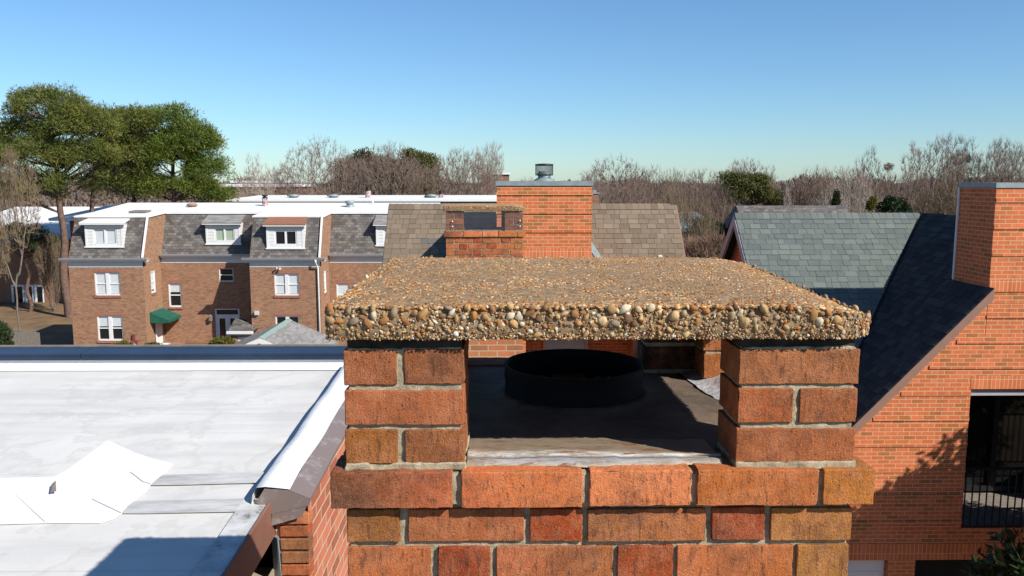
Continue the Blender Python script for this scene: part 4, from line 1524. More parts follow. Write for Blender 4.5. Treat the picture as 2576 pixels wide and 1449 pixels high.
for sgn in (-1, 1):
    mb = MB()
    xa, za = RX + sgn * (RX - xl), rake_z(xl)
    xe = 8.195 if sgn < 0 else 10.205           # stops against the chimney
    ze = rake_z(xe)
    mb.hexa([(xa, y_rake - 0.004, za - 0.20), (xa, WY - 0.02, za - 0.20), (xe, WY - 0.02, ze - 0.20), (xe, y_rake - 0.004, ze - 0.20),
             (xa, y_rake - 0.004, za - 0.012), (xa, WY - 0.02, za - 0.012), (xe, WY - 0.02, ze - 0.012), (xe, y_rake - 0.004, ze - 0.012)])
    sub(mb, 'rake_board', M['brown_board'], H4)
mb = MB()
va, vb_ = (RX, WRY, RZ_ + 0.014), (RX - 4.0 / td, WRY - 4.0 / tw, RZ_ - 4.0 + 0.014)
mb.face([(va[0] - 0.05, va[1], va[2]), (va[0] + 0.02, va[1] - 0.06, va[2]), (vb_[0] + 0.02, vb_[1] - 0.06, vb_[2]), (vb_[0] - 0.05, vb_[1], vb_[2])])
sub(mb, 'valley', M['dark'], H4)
# chimney on the gable
kx0, kx1, ky0, ky1 = 8.20, 10.20, WY - 0.005, 14.80
kt = PZ(473.5, WY)
mb = MB()
zb0 = 9.4
mb.face([(kx0, ky0, rake_z(kx0) - 0.3), (kx1, ky0, rake_z(kx0) - 0.3), (kx1, ky0, kt), (kx0, ky0, kt)])
mb.face([(kx0, ky1, zb0), (kx0, ky0, zb0), (kx0, ky0, kt), (kx0, ky1, kt)])
mb.face([(kx1, ky0, zb0), (kx1, ky1, zb0), (kx1, ky1, kt), (kx1, ky0, kt)])
mb.face([(kx1, ky1, zb0), (kx0, ky1, zb0), (kx0, ky1, kt), (kx1, ky1, kt)])
for v_ in (509.4, 577.8, 646):
    z = PZ(v_, WY)
    mb.box(kx0 + 0.003, kx1 + 0.014, ky0 - 0.016, ky0 + 0.1, z, z + 0.062)
chm = sub(mb, 'chimney', M['brick_orange'], H4)
mb = MB()
mb.box(kx0 - 0.003, kx1, ky0 - 0.012, ky0 + 0.05, PZ(736, WY), PZ(705, WY))
sub(mb, 'soldier_course', M['brick_soldier'], chm)
mb = MB()
mb.box(kx0 - 0.02, kx1 + 0.02, ky0 - 0.02, ky1 + 0.02, kt + 0.006, PZ(459.5, WY))
sub(mb, 'metal_cap', M['galv'], chm)
mb = MB()
zf = PZ(459.5, WY)
fx, fy = 9.36, 14.30
mb.lathe([(0.22, zf), (0.15, zf + 0.06), (0.13, zf + 0.07), (0.13, zf + 0.14), (0.19, zf + 0.145), (0.19, zf + 0.16), (0.187, zf + 0.30), (0.192, zf + 0.31), (0.19, zf + 0.335), (0.0, zf + 0.345)], fx, fy, 32)
sub(mb, 'flue_cap', M['galv'], chm)
mb = MB()
mb.box(kx0 - 0.028, kx0 - 0.004, ky1 - 0.03, ky1 + 0.012, rake_z(kx0) - 0.02, kt + 0.0)
sub(mb, 'edge_flashing', M['white'], H4)
# lower wing with the green grey roof
gx = 5.07
mb = MB()


def wing_ext(s):
    z = RZ_ - s * sw
    return 0.0, (RX - (RZ_ - z) / td) - gx


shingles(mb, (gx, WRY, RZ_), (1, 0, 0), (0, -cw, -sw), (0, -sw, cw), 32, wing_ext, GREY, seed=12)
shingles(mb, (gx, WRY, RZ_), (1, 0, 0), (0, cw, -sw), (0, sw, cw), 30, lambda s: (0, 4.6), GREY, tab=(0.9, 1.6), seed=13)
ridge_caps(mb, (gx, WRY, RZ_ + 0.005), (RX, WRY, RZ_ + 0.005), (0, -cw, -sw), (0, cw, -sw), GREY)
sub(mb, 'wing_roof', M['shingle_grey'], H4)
for sg in (-1, 1):
    mb = MB()
    yb = WRY + sg * 3.0
    zb_ = RZ_ - 3.0 * tw
    mb.hexa([(gx - 0.02, WRY, RZ_ - 0.24), (gx + 0.03, WRY, RZ_ - 0.24), (gx + 0.03, yb, zb_ - 0.24), (gx - 0.02, yb, zb_ - 0.24),
             (gx - 0.02, WRY, RZ_ - 0.014), (gx + 0.03, WRY, RZ_ - 0.014), (gx + 0.03, yb, zb_ - 0.014), (gx - 0.02, yb, zb_ - 0.014)])
    sub(mb, 'gable_board', M['grey_board'], H4)
mb = MB()
mb.face([(gx + 0.25, WRY - 3.0, 0), (gx + 0.25, WRY + 3.0, 0), (gx + 0.25, WRY + 3.0, RZ_ - 3.0 * tw - 0.05), (gx + 0.25, WRY, RZ_ - 0.05), (gx + 0.25, WRY - 3.0, RZ_ - 3.0 * tw - 0.05)])
mb.face([(gx + 0.25, WRY + 3.0, 0), (12, WRY + 3.0, 0), (12, WRY + 3.0, 8.2), (gx + 0.25, WRY + 3.0, 8.2)])
mb.face([(gx + 0.25, WRY - 3.0, 0), (8.0, WRY - 3.0, 0), (8.0, WRY - 3.0, 8.2), (gx + 0.25, WRY - 3.0, 8.2)])
sub(mb, 'gable_wall', M['brick_orange'], H4)

# ------------------------------------------------------------------ terrace across the yard
n = NT('white_clapboard')
b = n.n('ShaderNodeTexBrick', {'Vector': n.tc.outputs['UV'], 'Color1': (0.80, 0.80, 0.79, 1), 'Color2': (0.76, 0.76, 0.76, 1), 'Mortar': (0.50, 0.50, 0.50, 1), 'Scale': 1.0,
                               'Mortar Size': 0.012, 'Brick Width': 30.0, 'Row Height': 0.21})
n.bump(n.math('MULTIPLY', b.outputs['Fac'], -1.0), 0.5, 0.02)
M['clapboard'] = n.done(b.outputs['Color'], 0.6)
FY, SY_ = 52.0, 54.75                     # wing fronts, set back fronts
EZ, TZ = 7.12, 9.74                       # eave and top of the slate slope
BKY, BKZ = 61.0, 10.42                    # back of the white roof


def mans_y(front, z):
    return front + 0.12 + (z - EZ) * 1.12 / (TZ - EZ)


def mansard(name, parent, x0, x1, front, nx_=40, nz_=16):
    V, F = [], []
    for j in range(nz_ + 1):
        for i in range(nx_ + 1):
            z = EZ + (TZ - EZ) * j / nz_
            V.append((x0 + (x1 - x0) * i / nx_, mans_y(front, z) + 0.012 * math.sin(i * 0.7 + j) , z))
    mb = MB()
    for j in range(nz_):
        for i in range(nx_):
            a = j * (nx_ + 1) + i
            mb.face([V[a], V[a + 1], V[a + nx_ + 2], V[a + nx_ + 1]])
    # plane UVs
    o = mb.build(name, M['slate'], parent)
    uv = o.data.uv_layers[0].data
    k = math.hypot(1.12, TZ - EZ) / (TZ - EZ)
    off = parent['_at']
    for lp in o.data.loops:
        co = o.data.vertices[lp.vertex_index].co
        uv[lp.index].uv = (co.x + off[0], (co.z + off[2]) * k)
    o['_at'] = parent['_at']
    return o


def cornice(parent, x0, x1, front, left=True, right=True):
    mb = MB()
    mb.box(x0, x1, front - 0.02, front + 0.12, EZ - 0.50, EZ - 0.125)
    sub(mb, 'frieze', M['white'], parent)
    mb = MB()
    a, b_ = x0 - (0.40 if left else 0), x1 + (0.42 if right else 0)
    mb.box(a + 0.06, b_ - 0.06, front - 0.28, front + 0.11, EZ - 0.12, EZ - 0.03)
    sub(mb, 'soffit_board', M['white'], parent)
    mb = MB()
    mb.hexa([(a, front - 0.36, EZ - 0.028), (b_, front - 0.36, EZ - 0.028), (b_, front - 0.28, EZ - 0.028), (a, front - 0.28, EZ - 0.028),
             (a, front - 0.42, EZ + 0.10), (b_, front - 0.42, EZ + 0.10), (b_, front - 0.25, EZ + 0.10), (a, front - 0.25, EZ + 0.10)])
    mb.box(a, b_, front - 0.25, front + 0.13, EZ + 0.0, EZ + 0.035)
    sub(mb, 'gutter', M['galv_pale'], parent)


M['galv_pale'] = plain('pale_gutter_metal', (0.52, 0.54, 0.56), 0.5, 0.2, var=0.08)


def dormer(parent, u0, u1, vt, vb, front, win, roofmat, pane_blind, kind, uvr=None):
    """front face at the depth where its sill meets the slates"""
    Yf = mans_y(front, PZ(vb, front + 0.5)) - 0.05
    x0, x1 = PX(u0, vb, Yf), PX(u1, vb, Yf)
    z0, z1 = PZ(vb, Yf, u0), PZ(vt, Yf, u0)
    ytop = mans_y(front, min(z1, TZ)) + 0.1
    mb = MB()
    wx0, wx1 = PX(win[0], win[2], Yf), PX(win[1], win[2], Yf)
    wz1, wz0 = PZ(win[2], Yf, win[0]), PZ(win[3], Yf, win[0])
    wall(mb, 'x', x0, x1, z0, z1, Yf, [(wx0, wx1, wz0, wz1)], 0.1)
    for x in (x0, x1):
        mb.face([(x, Yf, z0), (x, mans_y(front, z0) + 0.3, z0), (x, ytop + 0.2, z1 + 0.1), (x, Yf, z1)])
    d = sub(mb, 'dormer', M['clapboard'], parent)
    g = MB()
    g.box(x0 - 0.06, x1 + 0.06, Yf - 0.06, Yf - 0.003, z0 - 0.05, z0 + 0.03)
    g.box(x0 + 0.0, x0 + 0.13, Yf - 0.02, Yf - 0.003, z0 + 0.03, z1)
    g.box(x1 - 0.13, x1, Yf - 0.02, Yf - 0.003, z0 + 0.03, z1)
    sub(g, 'corner_trim', M['white'], d)
    ov = 0.16 if kind != 'flat' else 0.22
    g = MB()
    zb = TZ + 0.06
    yb = mans_y(front, TZ) + (1.2 if kind == 'flat' else 0.15)
    if kind == 'flat':
        zb = TZ + 0.12
    g.hexa([(x0 - ov, Yf - 0.25, z1 + 0.02), (x1 + ov, Yf - 0.25, z1 + 0.02), (x1 + 0.05, yb, zb - 0.09), (x0 - 0.05, yb, zb - 0.09),
            (x0 - ov, Yf - 0.25, z1 + 0.10), (x1 + ov, Yf - 0.25, z1 + 0.10), (x1 + 0.05, yb, zb), (x0 - 0.05, yb, zb)])
    sub(g, 'dormer_roof', M[roofmat], d)
    g = MB()
    g.box(x0 - ov, x1 + ov, Yf - 0.24, Yf - 0.02, z1 - 0.05, z1 + 0.015)
    sub(g, 'dormer_fascia', M['white'], d)
    # the window belongs to the house like the others (third level is full)
    window(parent, 'x', wx0, wx1, wz0, wz1, Yf, n=2, rail=False, blind=pane_blind[0], blind_mat=pane_blind[1], inset=0.03, sill=False, lintel=False, mull=0.12, sash=0.09)
    return d


def win_px(parent, u0, u1, v0, v1, Y, **kw):
    a, b_ = PX(u0, (v0 + v1) / 2, Y), PX(u1, (v0 + v1) / 2, Y)
    z1, z0 = PZ(v0, Y, u0), PZ(v1, Y, u0)
    window(parent, 'x', a, b_, z0, z1, Y, **kw)
    return a, b_, z0, z1


def opening_px(u0, u1, v0, v1, Y):
    return (PX(u0, (v0 + v1) / 2, Y), PX(u1, (v0 + v1) / 2, Y), PZ(v1, Y, u0), PZ(v0, Y, u0))


def terrace_unit(T, wx0, wx1, rx1, wing_wins, rec_wins, side_win, left_open):
    mb = MB()
    wall(mb, 'x', wx0, wx1, 0, EZ - 0.3, FY, [opening_px(*w, FY) for w in wing_wins], 0.16)
    wall(mb, 'x', wx1, rx1, 0, EZ - 0.3, SY_, [opening_px(*w, SY_) for w in rec_wins], 0.16)
    # flank of the wing, rising with the slate slope
    wall(mb, 'y', FY, SY_ + 1.4, 0, EZ - 0.3, wx1, [side_win] if side_win else [], 0.12)
    mb.face([(wx1, FY, EZ - 0.3), (wx1, SY_ + 1.4, EZ - 0.3), (wx1, SY_ + 1.4, TZ + 0.02), (wx1, mans_y(FY, TZ), TZ + 0.02), (wx1, FY + 0.02, EZ - 0.1)])
    mb.face([(wx0, FY, 0), (wx0, BKY, 0), (wx0, BKY, TZ), (wx0, mans_y(FY, TZ), TZ), (wx0, FY, EZ - 0.1)])
    mb.face([(wx0, BKY, 0), (rx1, BKY, 0), (rx1, BKY, BKZ - 0.1), (wx0, BKY, BKZ - 0.1)])
    sub(mb, 'wall', M['brick_tan'], T)
    mansard('mansard', T, wx0 + 0.02, wx1 - 0.02, FY)
    mansard('mansard', T, wx1, rx1, SY_, 50)
    cornice(T, wx0, wx1, FY)
    cornice(T, wx1 + 0.02, rx1, SY_, False, False)
    mb = MB()
    y1, y2 = mans_y(FY, TZ) - 0.06, mans_y(SY_, TZ) - 0.06
    za, zb, zc = TZ + 0.05, TZ + 0.22, BKZ
    mb.hexa([(wx0 - 0.06, y1, za - 0.10), (wx1 + 0.08, y1, za - 0.10), (wx1 + 0.08, y2 + 0.1, zb - 0.10), (wx0 - 0.06, y2 + 0.1, zb - 0.10),
             (wx0 - 0.06, y1, za), (wx1 + 0.08, y1, za), (wx1 + 0.08, y2 + 0.1, zb), (wx0 - 0.06, y2 + 0.1, zb)])
    mb.hexa([(wx0 - 0.055, y2 + 0.005, zb - 0.16), (rx1, y2 + 0.005, zb - 0.16), (rx1, BKY, zc - 0.12), (wx0 - 0.055, BKY, zc - 0.12),
             (wx0 - 0.055, y2 + 0.005, zb + 0.005), (rx1, y2 + 0.005, zb + 0.005), (rx1, BKY, zc), (wx0 - 0.055, BKY, zc)])
    sub(mb, 'flat_roof', M['white_roof'], T)
    mb = MB()
    for xx in (wx1,):
        mb.hexa([(xx - 0.09, FY + 0.06, EZ + 0.04), (xx + 0.03, FY + 0.06, EZ + 0.04), (xx + 0.03, mans_y(FY, TZ) - 0.04, TZ), (xx - 0.09, mans_y(FY, TZ) - 0.04, TZ),
                 (xx - 0.09, FY + 0.01, EZ + 0.12), (xx + 0.03, FY + 0.01, EZ + 0.12), (xx + 0.03, mans_y(FY, TZ) - 0.12, TZ + 0.05), (xx - 0.09, mans_y(FY, TZ) - 0.12, TZ + 0.05)])
    sub(mb, 'verge_trim', M['white'], T)


W1 = [(238.3, 302.2, 685, 743.3), (245.3, 309.2, 794.7, 857.2)]
Rw1 = [(424.5, 456.4, 712.8, 772.5), (550.9, 587, 675.3, 708.6), (542.6, 603.6, 776.7, 868)]
T1 = thing('terrace_house', 'terraced brick house with a green awning and a white flat topped dormer', 'house', (-21.5, 56, 0), 'white roofed terraced houses')
terrace_unit(T1, -27.2, -22.55, -15.89, W1, Rw1, (53.05, 53.75, PZ(736, 53.4, 380), PZ(681, 53.4, 380)), True)
win_px(T1, *W1[0], FY, blind=0.97, inset=0.05, mull=0.22)
win_px(T1, *W1[1], FY, blind=0.42, inset=0.05, mull=0.22)
win_px(T1, *Rw1[0], SY_, n=1, blind=0.36, inset=0.05)
win_px(T1, *Rw1[1], SY_, n=1, inset=0.05, sash=0.05, sill=False)
window(T1, 'y', 53.05, 53.75, PZ(736, 53.4, 380), PZ(681, 53.4, 380), -22.55, n=1, blind=0.9, inset=0.02, lintel=False)
# french door with a transom
a, b_, z0, z1 = opening_px(*Rw1[2], SY_)
mb = MB()
zt = z1 - 0.42
abox(mb, 'x', SY_, a, a + 0.09, 0.02, 0.12, z0, z1)
abox(mb, 'x', SY_, b_ - 0.09, b_, 0.02, 0.12, z0, z1)
abox(mb, 'x', SY_, a + 0.09, b_ - 0.09, 0.02, 0.12, z1 - 0.07, z1)
abox(mb, 'x', SY_, a + 0.09, b_ - 0.09, 0.02, 0.12, zt - 0.07, zt + 0.02)
um = (a + b_) / 2
for l0, l1 in ((a + 0.09, um), (um, b_ - 0.09)):
    abox(mb, 'x', SY_, l0 + 0.004, l0 + 0.16, 0.05, 0.11, z0, zt - 0.072)
    abox(mb, 'x', SY_, l1 - 0.16, l1 - 0.004, 0.05, 0.11, z0, zt - 0.072)
    abox(mb, 'x', SY_, l0 + 0.16, l1 - 0.16, 0.05, 0.11, zt - 0.24, zt - 0.072)
    abox(mb, 'x', SY_, l0 + 0.16, l1 - 0.16, 0.05, 0.11, z0, z0 + 0.3)
dr_ = sub(mb, 'french_door', M['white'], T1)
mb = MB()
abox(mb, 'x', SY_, a + 0.02, b_ - 0.02, 0.125, 0.135, z0, z1 - 0.01)
sub(mb, 'pane', M['glass'], dr_)
mb = MB()
abox(mb, 'x', SY_, a - 0.1, b_ + 0.1, -0.005, 0.04, z1 + 0.002, z1 + 0.22)
sub(mb, 'lintel', M['brick_tan_soldier'], T1)
dormer(T1, 216, 311, 563, 621, FY, (232.8, 292.5, 575.3, 617), 'white_roof', (0.95, 'curtain'), 'flat')
dormer(T1, 519, 606, 562.8, 614, SY_, (538.3, 589.7, 573, 608.6), 'worn_shingle', (0.95, 'green_blind'), 'shingle')
# awning over the side door
pa = [(-22.54, 52.55, PZ(786, 52.55, 368)), (-22.54, 54.6, PZ(774, 54.6, 407)), (-21.35, 54.6, PZ(793, 54.6, 450)), (-21.35, 52.55, PZ(806, 52.55, 410))]
mb = MB()
mb.face(pa[::-1])
k = 10
for i in range(k):
    y0a, y1a = 52.55 + 2.05 * i / k, 52.55 + 2.05 * (i + 1) / k
    za, zb = pa[3][2] + (pa[2][2] - pa[3][2]) * i / k, pa[3][2] + (pa[2][2] - pa[3][2]) * (i + 1) / k
    ym = (y0a + y1a) / 2
    mb.face([(-21.35, y0a, za), (-21.35, y1a, zb), (-21.35, y1a, zb - 0.14), (-21.35, ym + 0.06, zb - 0.19), (-21.35, ym - 0.06, za - 0.19), (-21.35, y0a, za - 0.14)])
mb.face([pa[0], pa[3], (pa[3][0], pa[3][1], pa[3][2] - 0.14), (-21.6, 52.55, pa[3][2] - 0.19), (-22.54, 52.55, pa[3][2] - 0.17)])
mb.face([pa[1], pa[2], (pa[2][0], pa[2][1], pa[2][2] - 0.14), (-22.54, 54.6, pa[3][2] - 0.17)])
sub(mb, 'awning', M['awning'], T1)
mb = MB()
mb.box(-22.5, -22.46, 53.2, 54.2, 1.3, PZ(812, 53.5, 395))
sub(mb, 'side_door', M['white'], T1)
# meter box on its pipe
mb = MB()
xa, xb = PX(333, 860, FY), PX(347, 860, FY)
mb.box(xa, xb, FY - 0.16, FY - 0.004, PZ(878, FY, 340), PZ(855.5, FY, 340))
mb.box(xa + 0.06, xb - 0.14, FY - 0.12, FY - 0.004, PZ(855, FY, 340), PZ(840, FY, 340))
mt = sub(mb, 'meter_box', M['maroon'], T1)
mb = MB()
mb.lathe([(0.0, 0.09), (0.075, 0.085), (0.08, 0.0)], 0, 0, 20)
mb.v = [(p[0] + (xa + xb) / 2, FY - 0.16 - p[2], p[1] + PZ(866, FY, 340)) for p in mb.v]
sub(mb, 'meter_dial', M['pot'], mt)
mb = MB()
lx, lz0, lz1 = PX(532, 798, SY_), PZ(806, SY_, 532), PZ(791, SY_, 532)
mb.box(lx - 0.09, lx + 0.09, SY_ - 0.26, SY_ - 0.08, lz0, lz1 - 0.1)
mb.hexa([(lx - 0.11, SY_ - 0.28, lz1 - 0.1), (lx + 0.11, SY_ - 0.28, lz1 - 0.1), (lx + 0.11, SY_ - 0.06, lz1 - 0.1), (lx - 0.11, SY_ - 0.06, lz1 - 0.1),
         (lx - 0.03, SY_ - 0.19, lz1), (lx + 0.03, SY_ - 0.19, lz1), (lx + 0.03, SY_ - 0.15, lz1), (lx - 0.03, SY_ - 0.15, lz1)])
mb.box(lx - 0.03, lx + 0.03, SY_ - 0.079, SY_ - 0.004, lz0 + 0.05, lz0 + 0.12)
sub(mb, 'wall_lantern', M['wood'], T1)
mb = MB()
mb.box(-22.5, -15.95, 50.9, SY_ - 0.02, 0, PZ(881, 52.0, 450))
sub(mb, 'porch', M['brick_tan'], T1)
# roof fittings
mb = MB()
vx, vy = PX(483, 517, 58.5), 58.5
vz = TZ + 0.22 + (BKZ - TZ - 0.22) * (vy - 56) / 5
mb.lathe([(0.24, vz), (0.24, vz + 0.05), (0.36, vz + 0.08), (0.38, vz + 0.15), (0.26, vz + 0.24), (0.0, vz + 0.25)], vx, vy, 20)
sub(mb, 'roof_vent', M['brown_board'], T1)
mb = MB()
sx, sy = PX(350, 531, 55.3), 55.3
mb.hexa([(sx - 0.5, sy - 0.45, TZ + 0.19), (sx + 0.6, sy - 0.45, TZ + 0.19), (sx + 0.6, sy + 0.5, TZ + 0.24), (sx - 0.5, sy + 0.5, TZ + 0.24),
         (sx - 0.5, sy - 0.45, TZ + 0.28), (sx + 0.6, sy - 0.45, TZ + 0.28), (sx + 0.6, sy + 0.5, TZ + 0.33), (sx - 0.5, sy + 0.5, TZ + 0.33)])
sub(mb, 'skylight', M['wood'], T1)
mb = MB()
vx, vy = PX(667, 517, 59.0), 59.0
vz = TZ + 0.22 + (BKZ - TZ - 0.22) * (vy - 56) / 5 - 0.05
zt = PZ(498, 59.0, 667)
mb.lathe([(0.19, vz), (0.19, zt - 0.05), (0.17, zt - 0.02)], vx, vy, 20)
fs = sub(mb, 'flue_stack', M['flue_pot'], T1)
mb = MB()
mb.lathe([(0.21, zt - 0.02), (0.21, zt + 0.03), (0.12, zt + 0.06), (0.12, zt + 0.12), (0.21, zt + 0.13), (0.2, zt + 0.2), (0.0, zt + 0.24)], vx, vy, 20)
sub(mb, 'flue_cap', M['black_metal'], fs)

W2 = [(690.3, 752, 688.6, 743.3), (693.6, 753.3, 794.7, 857)]
Rw2 = [(846.7, 880, 713, 772)]
T2 = thing('terrace_house', 'terraced brick house whose slate wing has a brown roofed dormer and a white downspout', 'house', (-10, 56, 0), 'white roofed terraced houses')
terrace_unit(T2, -15.87, -11.45, -4.5, W2, Rw2, (53.05, 53.75, PZ(736, 53.4, 817), PZ(681, 53.4, 817)), False)
win_px(T2, *W2[0], FY, blind=0.96, inset=0.05, mull=0.22)
win_px(T2, *W2[1], FY, inset=0.05, mull=0.22)
win_px(T2, *Rw2[0], SY_, n=1, blind=0.96, inset=0.05)
window(T2, 'y', 53.05, 53.75, PZ(736, 53.4, 817), PZ(681, 53.4, 817), -11.45, n=1, blind=0.9, inset=0.02, lintel=False)
dormer(T2, 671.4, 766, 567, 624.7, FY, (689.4, 746.4, 579.4, 618.3), 'copper', (0, None), 'metal')
dormer(T2, 946.4, 1036, 565.5, 617.7, SY_, (964, 1018, 574, 611), 'worn_shingle', (0.95, 'curtain'), 'shingle')
mb = MB()
dx = PX(798, 700, FY - 0.1)
mb.tube([(dx - 0.02, FY - 0.36, EZ - 0.02), (dx - 0.02, FY - 0.34, EZ - 0.22), (dx + 0.06, FY - 0.09, EZ - 0.55), (dx + 0.06, FY - 0.09, 0.2)], 0.055, 8)
sub(mb, 'downspout', M['white'], T2)
mb = MB()
mb.box(PX(642, 787, FY), PX(652, 787, FY), FY - 0.18, FY - 0.004, PZ(791.5, FY, 640), PZ(782, FY, 640))
sub(mb, 'vent_box', M['pot'], T2)
for s_ in (-1, 1):
    mb = MB()
    lx = PX(700, 664, FY - 0.1) + s_ * 0.11
    mb.tube([(lx - s_ * 0.05, FY - 0.10, EZ - 0.55), (lx + s_ * 0.03, FY - 0.24, EZ - 0.58)], [0.035, 0.075], 10)
    sub(mb, 'flood_lamp', M['pot'], T2)
mb = MB()
vx, vy = PX(880, 516, 58.5), 58.5
vz = TZ + 0.22 + (BKZ - TZ - 0.22) * (vy - 56) / 5
mb.lathe([(0.34, vz), (0.33, vz + 0.10), (0.20, vz + 0.11), (0.22, vz + 0.16), (0.36, vz + 0.30), (0.33, vz + 0.42), (0.0, vz + 0.44)], vx, vy, 20)
sub(mb, 'roof_vent', M['galv'], T2)
mb = MB()
mb.tube([(PX(938, 512, 60), 60, BKZ - 0.2), (PX(938, 512, 60), 60, BKZ + 0.25)], 0.06, 8)
sub(mb, 'vent_pipe', M['white'], T2)
# little hipped entrance at the left foot of the wing
mb = MB()
px0, px1, py0, py1, pz = -16.85, -15.45, 50.6, 51.97, PZ(836, 50.6, 600)
wall(mb, 'x', px0 + 0.1, px1 - 0.05, 0, pz - 0.12, py0 + 0.1, [(px0 + 0.45, px1 - 0.2, 0.3, pz - 0.3)], 0.1)
mb.face([(px0 + 0.1, py0 + 0.1, 0), (px0 + 0.1, SY_, 0), (px0 + 0.1, SY_, pz - 0.12), (px0 + 0.1, py0 + 0.1, pz - 0.12)])
vb = sub(mb, 'vestibule', M['brick_tan'], T2)
mb = MB()
mb.box(px0 + 0.45, px1 - 0.2, py0 + 0.17, py0 + 0.2, 0.3, pz - 0.3)
sub(mb, 'vestibule_door', M['white'], vb)
mb = MB()
ap = (PX(593, 799, 52.6), 52.6, PZ(799, 52.6, 593))
pz += 0.06
mb.face([(px0 - 0.1, py0 - 0.1, pz), (px1 + 0.06, py0 - 0.1, pz), ap])
mb.face([(px1 + 0.06, py0 - 0.1, pz), (px1 + 0.06, py1, pz), ap])
mb.face([(px0 - 0.1, 54.7, pz), (px0 - 0.1, py0 - 0.1, pz), ap])
sub(mb, 'vestibule_roof', M['slate'], vb)
mb = MB()
mb.box(px0 - 0.14, px1 + 0.08, py0 - 0.16, py0 - 0.02, pz - 0.14, pz + 0.02)
mb.box(px0 - 0.05, px1 + 0.0, py0 - 0.02, py0 + 0.09, pz - 0.24, pz - 0.145)
sub(mb, 'vestibule_gutter', M['white'], vb)

# things on the porch
zp = PZ(881, 52.0, 450)
mb = MB()
o = None
cxp, cyp = PX(418, 868, 52.2), 52.2
mb.lathe([(0.0, zp), (0.19, zp), (0.24, zp + 0.36), (0.26, zp + 0.36), (0.26, zp + 0.39), (0.22, zp + 0.39), (0.20, zp + 0.30), (0.0, zp + 0.30)], cxp, cyp, 20)
tag(mb.build('planter', M['pot']), 'white tub standing on the terrace porch below the green awning', 'planter')
mb = MB()
bx = PX(437, 872, 52.0)
mb.box(bx, bx + 0.42, 51.9, 52.3, zp, zp + 0.32)
mb.face([(bx, 51.9, zp + 0.322), (bx + 0.42, 51.9, zp + 0.322), (bx + 0.42, 51.78, zp + 0.42), (bx, 51.78, zp + 0.42)])
tag(mb.build('cardboard_box', M['cardboard']), 'brown cardboard box standing on the porch right of the white tub', 'box')
for lab, u0, u1 in (('iron railing in front of the awning door of the terrace', 366, 410), ('iron railing along the porch steps left of the french door', 466, 545)):
    mb = MB()
    xa, xb = PX(u0, 870, 51.2), PX(u1, 870, 51.2)
    mb.tube([(xa, 51.2, zp + 0.62), (xb, 51.2, zp + 0.62)], 0.022, 6)
    mb.tube([(xa, 51.2, zp + 0.1), (xb, 51.2, zp + 0.1)], 0.016, 6)
    x = xa
    while x < xb:
        mb.tube([(x, 51.2, zp), (x, 51.2, zp + 0.62)], 0.014, 5)
        x += 0.17
    tag(mb.build('porch_railing', M['iron']), lab, 'railing', 'iron porch railings')

# ------------------------------------------------------------------ garage with the worn gable roof
GA = thing('garage', 'small brick garage with a worn grey gable roof, green metal ridge and white gable boards', 'garage', (-11.6, 42.8, 0))
gy0, gy1 = 40.0, 45.6
gxr = PX(652, 850, gy0)
gzr = PZ(850, gy0, 652)
sl_ = 0.44
hw = 2.75
mb = MB()
for s_ in (-1, 1):
    mb.hexa([(gxr, gy0, gzr - 0.12), (gxr, gy1, gzr - 0.12), (gxr + s_ * hw, gy1, gzr - 0.12 - sl_ * hw), (gxr + s_ * hw, gy0, gzr - 0.12 - sl_ * hw),
             (gxr, gy0, gzr), (gxr, gy1, gzr), (gxr + s_ * hw, gy1, gzr - sl_ * hw), (gxr + s_ * hw, gy0, gzr - sl_ * hw)])
sub(mb, 'roof', M['worn_shingle'], GA)
mb = MB()
for s_ in (-1, 1):
    mb.hexa([(gxr, gy0 - 0.02, gzr + 0.02), (gxr, gy1, gzr + 0.02), (gxr + s_ * 0.22, gy1, gzr - 0.09), (gxr + s_ * 0.22, gy0 - 0.02, gzr - 0.09),
             (gxr, gy0 - 0.02, gzr + 0.04), (gxr, gy1, gzr + 0.04), (gxr + s_ * 0.22, gy1, gzr - 0.07), (gxr + s_ * 0.22, gy0 - 0.02, gzr - 0.07)])
sub(mb, 'ridge_cap', M['verdigris'], GA)
for s_ in (-1, 1):
    mb = MB()
    mb.hexa([(gxr, gy0 - 0.06, gzr - 0.26), (gxr, gy0 - 0.01, gzr - 0.26), (gxr + s_ * hw, gy0 - 0.01, gzr - 0.26 - sl_ * hw), (gxr + s_ * hw, gy0 - 0.06, gzr - 0.26 - sl_ * hw),
             (gxr, gy0 - 0.06, gzr - 0.01), (gxr, gy0 - 0.01, gzr - 0.01), (gxr + s_ * hw, gy0 - 0.01, gzr - 0.01 - sl_ * hw), (gxr + s_ * hw, gy0 - 0.06, gzr - 0.01 - sl_ * hw)])
    sub(mb, 'gable_board', M['white'], GA)
mb = MB()
zz = gzr - 0.14 - sl_ * (hw - 0.35)
mb.face([(gxr - hw + 0.35, gy0 + 0.3, 0), (gxr + hw - 0.35, gy0 + 0.3, 0), (gxr + hw - 0.35, gy0 + 0.3, zz), (gxr, gy0 + 0.3, gzr - 0.13), (gxr - hw + 0.35, gy0 + 0.3, zz)])
for s_ in (-1, 1):
    x = gxr + s_ * (hw - 0.35)
    mb.face([(x, gy0 + 0.3, 0), (x, gy1 - 0.2, 0), (x, gy1 - 0.2, zz), (x, gy0 + 0.3, zz)])
sub(mb, 'wall', M['brick_tan'], GA)
mb = MB()
x = gxr + hw - 0.34
mb.box(x, x + 0.03, 43.6, 44.5, 1.0, zz - 0.15)
sub(mb, 'garage_window', M['white'], GA)

